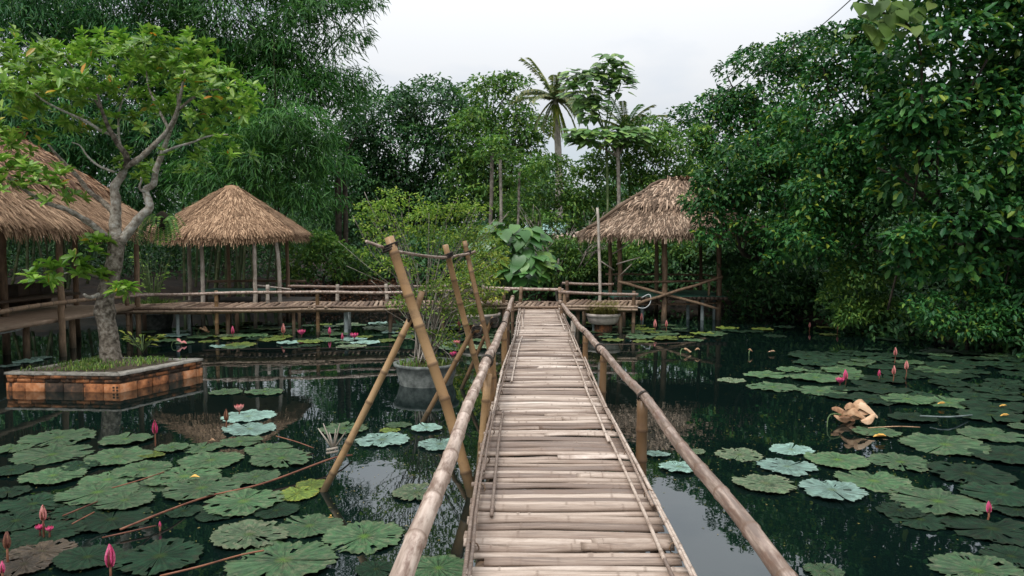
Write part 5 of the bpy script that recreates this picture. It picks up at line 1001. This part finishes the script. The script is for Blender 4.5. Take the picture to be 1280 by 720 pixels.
for z, ph, poly, n, r, mats, sep in ZONES:
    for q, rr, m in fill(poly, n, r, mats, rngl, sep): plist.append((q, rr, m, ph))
LM = [(138, 693, 'the tall magenta bud'), (54, 645, 'the far left buds'), (194, 533, 'the lone pink bud'), (241, 597, 'the orange petals'), (299, 510, 'the pink star flower'), (410, 600, 'the leaning brace'), (535, 520, 'the second brace'), (588, 605, 'the thick pole'), (130, 490, 'the brick planter'), (802, 560, 'the right rail post'), (1058, 518, 'the curled brown leaf'), (1236, 633, 'the right edge bud'), (1055, 471, 'the open magenta bloom'), (940, 690, 'the right handrail'), (520, 690, 'the left handrail')]
ORD = ['first', 'second', 'third', 'fourth', 'fifth', 'sixth', 'seventh', 'eighth', 'ninth', 'tenth']
recs = []
for i, (q, rr, m, ph) in enumerate(plist):
    px, py = to_px(q); o = link('lily_pad', PADS[m][rngl.integers(8)], None, (q.x, q.y, WATER - .012 * rr + .003 + .0042 * (i % 6)), (R(rngl.normal() * .8), R(rngl.normal() * .8), rngl.uniform(0, 6.28)), (rr, rr * 1.0, rr * .7)); pr = rr * F / q.y
    o['category'] = 'lily pad'; o['group'] = 'lily pads on the pond'; size = 'large' if pr > 44 else 'medium' if pr > 26 else 'small'
    if ph == 'hand':
        k = min(LM, key=lambda L: math.hypot((L[0] - px), (L[1] - py) * 2)); dx, dy = px - k[0], (py - k[1]) * 2
        rel = ('right of ' if dx > 0 else 'left of ') if abs(dx) > abs(dy) else ('in front of ' if dy > 0 else 'behind ')
        recs.append((f'{size} {COLN[m]} lily pad {rel}{k[2]}', px, o))
    else:
        if 'dense' in ph: ph = ('back' if py < 462 else 'middle' if py < 485 else 'front') + (' left' if px < 1120 else ' right') + ' of the right bed'; ph = 'at the ' + ph
        elif 'long left' in ph: ph = ('in the far row' if py < 416 else 'in the middle row' if py < 424 else 'in the near row') + ' along the left dock'
        elif 'pavilion' in ph: ph = ('in the far row' if py < 416 else 'in the near row') + ' before the pavilion'
        elif 'bridge end' in ph: ph = ('far out' if py < 420 else 'near the grey pot') + ' left of the bridge end'
        recs.append((f'{size} {COLN[m]} lily pad {ph}', px, o))
by = {}
for lb, px, o in recs: by.setdefault(lb, []).append((px, o))
for lb, L in by.items():
    L.sort(key=lambda t: t[0]); n = len(L)
    for i, (px, o) in enumerate(L):
        o['label'] = lb if n == 1 else f"{lb}, {'left' if i == 0 else 'right'} of two" if n == 2 else f"{lb}, {ORD[i] if i < 10 else ''} from left" if n <= 10 else (f"{lb}, {ORD[i]} from left" if i < 10 else f"{lb}, {ORD[n - 1 - i]} from right" if n - 1 - i < 10 else f"{lb}, near the middle of the row")

# ------------------------------------------------------------------ flowers
def petal_mesh(mat, curl, wd):
    mb = MB(); n = 7; V = []
    for i in range(n):
        t = i / (n - 1); ww = wd * math.sin(math.pi * min(1, .12 + .88 * t) ** .8) * (1 if t < 1 else 0) + .01; x = .25 * math.sin(math.pi * t) * curl + t * .9 * (curl > .6) * .6
        for s in (-1, 0, 1): V.append((x - abs(s) * ww * .45, s * ww, t * (1 if curl < .6 else .75)))
    i, j = np.meshgrid(np.arange(n - 1), np.arange(2), indexing='ij'); a = (i * 3 + j).ravel(); mb.add(V, [np.stack([a, a + 1, a + 4, a + 3], 1)]); return mb.mesh('petal', M[mat], True)
PET = {(m, k): petal_mesh(m, c, wdt) for m in ('pinkpetal', 'palepetal', 'bract') for k, c, wdt in (('bud', .42, .20), ('open', .9, .17))}
def flower(px, py, hpx, kind, mat, label, hz=.12, lean=0):
    o = G(px, py + hpx * .5, WATER + hz); s = hpx * o.y / F; t = empty('water_lily', Vector((o.x, o.y, WATER)), label, 'flower', 'water lily flowers')
    mb = MB(); tube(mb, smooth_path([(o.x - .03 - lean, o.y + .05, WATER - .25), (o.x - lean * .5, o.y, WATER + hz * .4), (o.x, o.y, o.z + .01)], .04), .008, 6); link('stem', mb.mesh('stem', M['stem'], True, Vector((o.x, o.y, WATER))), t)
    layers = ((6, 'bud', 0, 1.0), (4, 'bud', .5, .96)) if kind == 'bud' else ((8, 'open', 0, 1.0), (8, 'open', .4, .9), (5, 'bud', .2, .7))
    for n, k, off, sc in layers:
        for i in range(n):
            m = PET[('bract' if (kind == 'bud' and off == 0 and i % 3 == 0 and mat != 'bract') else mat, k)]; link('petal', m, t, (0, 0, hz), (random.uniform(-.06, .06), (lean * 3) + random.uniform(-.05, .05), (i + off) * 2 * math.pi / n), (s * sc, s * sc, s * sc))
for a in ((138, 693, 30, 'bud', 'pinkpetal', 'bright magenta closed bud standing tallest in the left foreground', .16), (54, 640, 20, 'bud', 'palepetal', 'rosy upright bud at the far left among dark pads', .14), (50, 658, 10, 'open', 'pinkpetal', 'low pink bloom left of a pair below the rosy bud', .05), (62, 660, 9, 'open', 'pinkpetal', 'low pink bloom right of a pair below the rosy bud', .05), (9, 674, 22, 'bud', 'bract', 'brown withered bud at the left edge', .12), (3, 708, 16, 'bud', 'pinkpetal', 'pink bud cut by the left edge near the bottom corner', .1), (194, 533, 17, 'bud', 'pinkpetal', 'pink bud standing in the planter reflection', .14), (200, 655, 8, 'bud', 'pinkpetal', 'small pink bud lying beside a reddish stem', .03), (283, 518, 15, 'bud', 'bract', 'dark brown bud left of the open pink star flower', .1), (299, 508, 11, 'open', 'palepetal', 'open pink star flower above the pale pads', .05),
          (291, 412, 10, 'bud', 'pinkpetal', 'pink bud right of the dock post above its twin', .1), (354, 410, 12, 'bud', 'palepetal', 'large pale pink bud before the long left dock', .12), (377, 414, 9, 'open', 'pinkpetal', 'spread pink flower before the long left dock', .05), (412, 413, 9, 'bud', 'pinkpetal', 'pink bud just right of the middle dock post', .08), (428, 420, 8, 'bud', 'pinkpetal', 'pink bud, lowest of three left of the bamboo frame', .05), (443, 418, 9, 'open', 'pinkpetal', 'pink bloom nearest the bamboo frame on its left', .06), (571, 427, 8, 'open', 'palepetal', 'pale bloom between the two frame poles', .05), (566, 441, 8, 'open', 'pinkpetal', 'dim pink bloom above the grey pot', .04), (574, 403, 11, 'bud', 'palepetal', 'pink bud left of the pale pot behind the frame', .12),
          (749, 400, 10, 'open', 'pinkpetal', 'pink bloom in front of the grassy pot', .06), (756, 405, 7, 'open', 'pinkpetal', 'low pink bloom below the grassy pot', .03), (770, 402, 6, 'bud', 'pinkpetal', 'tiny pink bud right of the grassy pot', .06), (802, 396, 9, 'bud', 'palepetal', 'pink bud left of the pavilion front post', .14), (819, 404, 10, 'bud', 'palepetal', 'upright pink bud just left below the pavilion front post', .14), (833, 404, 8, 'bud', 'palepetal', 'pink bud just right below the pavilion front post', .14),
          (1012, 406, 6, 'bud', 'palepetal', 'tiny pale bud in the far right shade, left of two', .1), (1047, 408, 6, 'bud', 'palepetal', 'tiny pale bud in the far right shade, right of two', .1), (1119, 439, 10, 'bud', 'palepetal', 'rosy bud standing farthest back in the dark right bed', .16), (1133, 456, 11, 'bud', 'palepetal', 'rosy bud, rightmost and tallest of three in the right bed', .16), (1117, 462, 11, 'bud', 'palepetal', 'rosy bud, middle of three in the right bed', .14), (1099, 466, 8, 'bud', 'pinkpetal', 'rosy bud, leftmost of three in the right bed', .08), (1057, 468, 13, 'bud', 'pinkpetal', 'magenta bud standing beside the open bloom in the right bed', .1), (1050, 474, 10, 'open', 'pinkpetal', 'open magenta bloom on the left of the right bed', .05), (1236, 633, 15, 'bud', 'pinkpetal', 'magenta bud leaning over dark pads at the right edge', .06)): flower(*a)
# ------------------------------------------------------------------ dry leaves, fallen petals, stems
def curled(px, py, size, label, n=5, mat='deadleaf', spread=1.0, hz=.08, seed=1):
    o = G(px, py, WATER + hz); s = .8 * size * o.y / F; t = empty('dried_leaf', Vector((o.x, o.y, WATER)), label, 'leaf', 'dry curled leaves on the pond'); rng = np.random.default_rng(seed)
    for k in range(n):
        mb = MB(); V = []; c = rng.normal(size=3) * np.array([.4, .25, .12]) * s * spread; a = rng.uniform(-.7, .7); L = s * rng.uniform(.4, .75); m_ = 7
        for i in range(m_):
            u = i / (m_ - 1); wv = L * .34 * math.sin(math.pi * (.08 + .84 * u)); 
            for j in range(5): th = (j / 4 - .5) * 3.6; V.append((c[0] + (u - .5) * L * math.cos(a) - wv * .6 * math.sin(th) * math.sin(a), c[1] + (u - .5) * L * math.sin(a) + wv * .6 * math.sin(th) * math.cos(a), c[2] + wv * .75 * math.cos(th) + .25 * L * math.sin(3 * u + k)))
        i, j = np.meshgrid(np.arange(m_ - 1), np.arange(4), indexing='ij'); q = (i * 5 + j).ravel(); mb.add(V, [np.stack([q, q + 1, q + 6, q + 5], 1)]); ob = link('lobe', mb.mesh('lobe', M[mat], True), t, (0, 0, hz))
    mb = MB(); tube(mb, smooth_path([(o.x, o.y, o.z), (o.x - s * .5, o.y - .05, o.z + .01), (o.x - s * .62, o.y - .12, WATER - .1)], .05), .008, 5); link('stalk', mb.mesh('stalk', M['greenstem'], True, Vector((o.x, o.y, WATER))), t)
curled(1058, 519, 58, 'big curled brown dry leaf standing out of the dark water on the right', 11, seed=2, hz=.12)
curled(858, 437, 18, 'pale dry curled leaf floating below the pavilion', 3, seed=3); curled(939, 439, 9, 'small orange curled leaf right of the floating pale one', 2, seed=4)
curled(257, 411, 17, 'brown folded leaf sticking up behind the planter corner', 3, seed=5, hz=.14); curled(223, 427, 14, 'reddish curled leaf among pale pads behind the planter', 3, 'palepetal', seed=6)
for i, (px, py, sz, m, lb) in enumerate(((243, 597, 14, 'yellowpetal', 'fallen orange petals resting on a big green pad'), (265, 551, 9, 'deadleaf', 'brown dry petal on a green pad right of the pink bud'), (1177, 505, 11, 'yellowpetal', 'yellow fallen leaf floating in the right bed, leftmost of three'), (1254, 508, 10, 'yellowpetal', 'yellow fallen leaf at the right edge, upper of two'), (1256, 520, 12, 'yellowpetal', 'yellow fallen leaf at the right edge, lower of two'), (413, 647, 6, 'yellowpetal', 'orange fleck of petal on a green pad right of the brace'), (640 + 460, 546, 18, 'yellowpetal', 'thin yellow leaf along the edge of a pad below the brown leaf'), (965, 440, 10, 'deadleaf', 'dry leaf floating right of the orange curled leaf'))):
    q = G(px, py, WATER + .045); L = sz * q.y / F; t = None; mb = MB(); leaf_geo(mb, np.array([[-L / 2, 0, 0], [-L * .3, .01, .015]]), np.array([[1., .1, 0], [.8, -.5, .05]]), np.array([[0, 0, 1.]] * 2), [L, L * .7], [L * .45, L * .4], 'oval', .25, -.02)
    props(link('fallen_leaf', mb.mesh('fallen_leaf', M[m], True), None, q), lb, 'leaf', 'fallen leaves on the pond')
for i, (pts, r, m, lb) in enumerate((([(150, 662), (205, 640), (262, 620), (330, 604), (415, 573), (440, 569)], .016, 'stem', 'long pinkish stem crossing the pads up to the leaning brace'), ([(78, 645), (100, 636), (122, 627)], .012, 'stem', 'short orange stem between pads at the far left'), ([(128, 672), (160, 665), (195, 657)], .011, 'stem', 'orange stem ending at the small pink bud'), ([(200, 720), (250, 708), (300, 694), (330, 688)], .012, 'stem', 'reddish stem at the bottom between two large pads'), ([(90, 655), (118, 640)], .010, 'stem', 'thin brown stem beside the short orange one'), ([(345, 545), (370, 552), (392, 560)], .010, 'stem', 'brown curved stem left of the splintered brace'), ([(140, 610), (175, 600), (205, 590)], .010, 'stem', 'reddish stem hidden between green pads left of the fallen petals'), ([(1150, 520), (1185, 521), (1215, 519)], .018, 'concretepost', 'pale stick floating in the right bed of pads'), ([(1085, 535), (1120, 533), (1150, 534)], .010, 'deadleaf', 'thin dry twig on the water right of the brown leaf'), ([(740, 431), (800, 430), (870, 428)], .014, 'darkwood', 'long bamboo floating before the pavilion pads'), ([(255, 438), (330, 436), (420, 435), (500, 433)], .016, 'darkwood', 'long floating bamboo holding back the left band of pads'))):
    P = [G(x, y_, WATER + .05 + .03 * math.sin(k * 2)) for k, (x, y_) in enumerate(pts)]; P = smooth_path(P, .08) if len(P) > 2 else P; mb = MB(); tube(mb, P, r * .55, 7); props(mb.obj('reed' if m == 'stem' else 'floating_stick', M[m], None, True, P[0]), lb, 'stem' if m == 'stem' else 'stick', 'stems and sticks on the water')

def debris():                      # specks of leaf, duckweed and pollen drifting between the pads
    rng = np.random.default_rng(8); mb = MB(); c = [G(x, y_) for x, y_ in ((120, 620), (300, 600), (380, 650), (230, 545), (480, 560), (560, 620), (950, 580), (1100, 560), (1150, 470), (1000, 460), (1200, 640), (850, 580), (330, 420), (820, 415), (1080, 520), (700, 460))]
    n = 1500; q = np.array([c[i][:] for i in rng.integers(0, len(c), n)]) + rng.normal(size=(n, 3)) * np.array([.9, .8, 0]); q = q[(q[:, 0] < -.6) | (q[:, 0] > 1.05)]; q[:, 2] = WATER + .004; n = len(q); a = rng.uniform(0, 6.28, n)
    leaf_geo(mb, q, np.stack([np.cos(a), np.sin(a), np.zeros(n)], 1), np.tile([0, 0, 1.], (n, 1)), rng.uniform(.008, .035, n) , rng.uniform(.006, .014, n), 'diamond', 0, 0); props(mb.obj('debris', M['L_drygrass'], None, False), None, None, None, 'stuff')
debris()
# ------------------------------------------------------------------ odds and ends
mb = MB(); tube(mb, smooth_path([W(1180, -110, 16), W(1110, -45, 18), W(1063, 0, 20), W(1010, 45, 22.5), W(930, 100, 26), W(800, 190, 34)], .8), .014, 5); props(mb.obj('power_line', M['wire']), 'single dark wire sloping across the white sky at the upper right', 'wire')
mb = MB(); tube(mb, smooth_path([G(-10, 418, .05), G(15, 414, .02), G(40, 407, .04), G(62, 402, .06), G(95, 398, .05), G(125, 395, .06)], .15), .016, 6); props(mb.obj('hose', M['hose']), 'thin white hose strung along the edge of the left hut deck', 'hose')
def shed():
    b = Vector((W(680, 301, 32.5).x, 33, 0)); b.z = gz(b.x, b.y); t = empty('shed', b, 'bit of turquoise shed with a pale tiled roof glimpsed through the trees', 'shed'); mb = MB(); box(mb, (b.x, 33.6, b.z + .7), (1.9, 1.2, 2.4)); link('wall', mb.mesh('wall', M['tealwall'], False, b), t)
    z = W(690, 304, 32.4).z
    for k in range(14): mb = MB(); tube(mb, [(b.x - .4 + k * .17, 32.2, z), (b.x - .4 + k * .17, 33.2, z + .45)], .08, 6); link('roof_tile', mb.mesh('roof_tile', M['tileroof'], True, b), t)
    mb = MB(); box(mb, (b.x - .35, 32.985, z + .75), (.5, .03, .55)); link('window', mb.mesh('window', M['darkwood'], False, b), t)
shed()
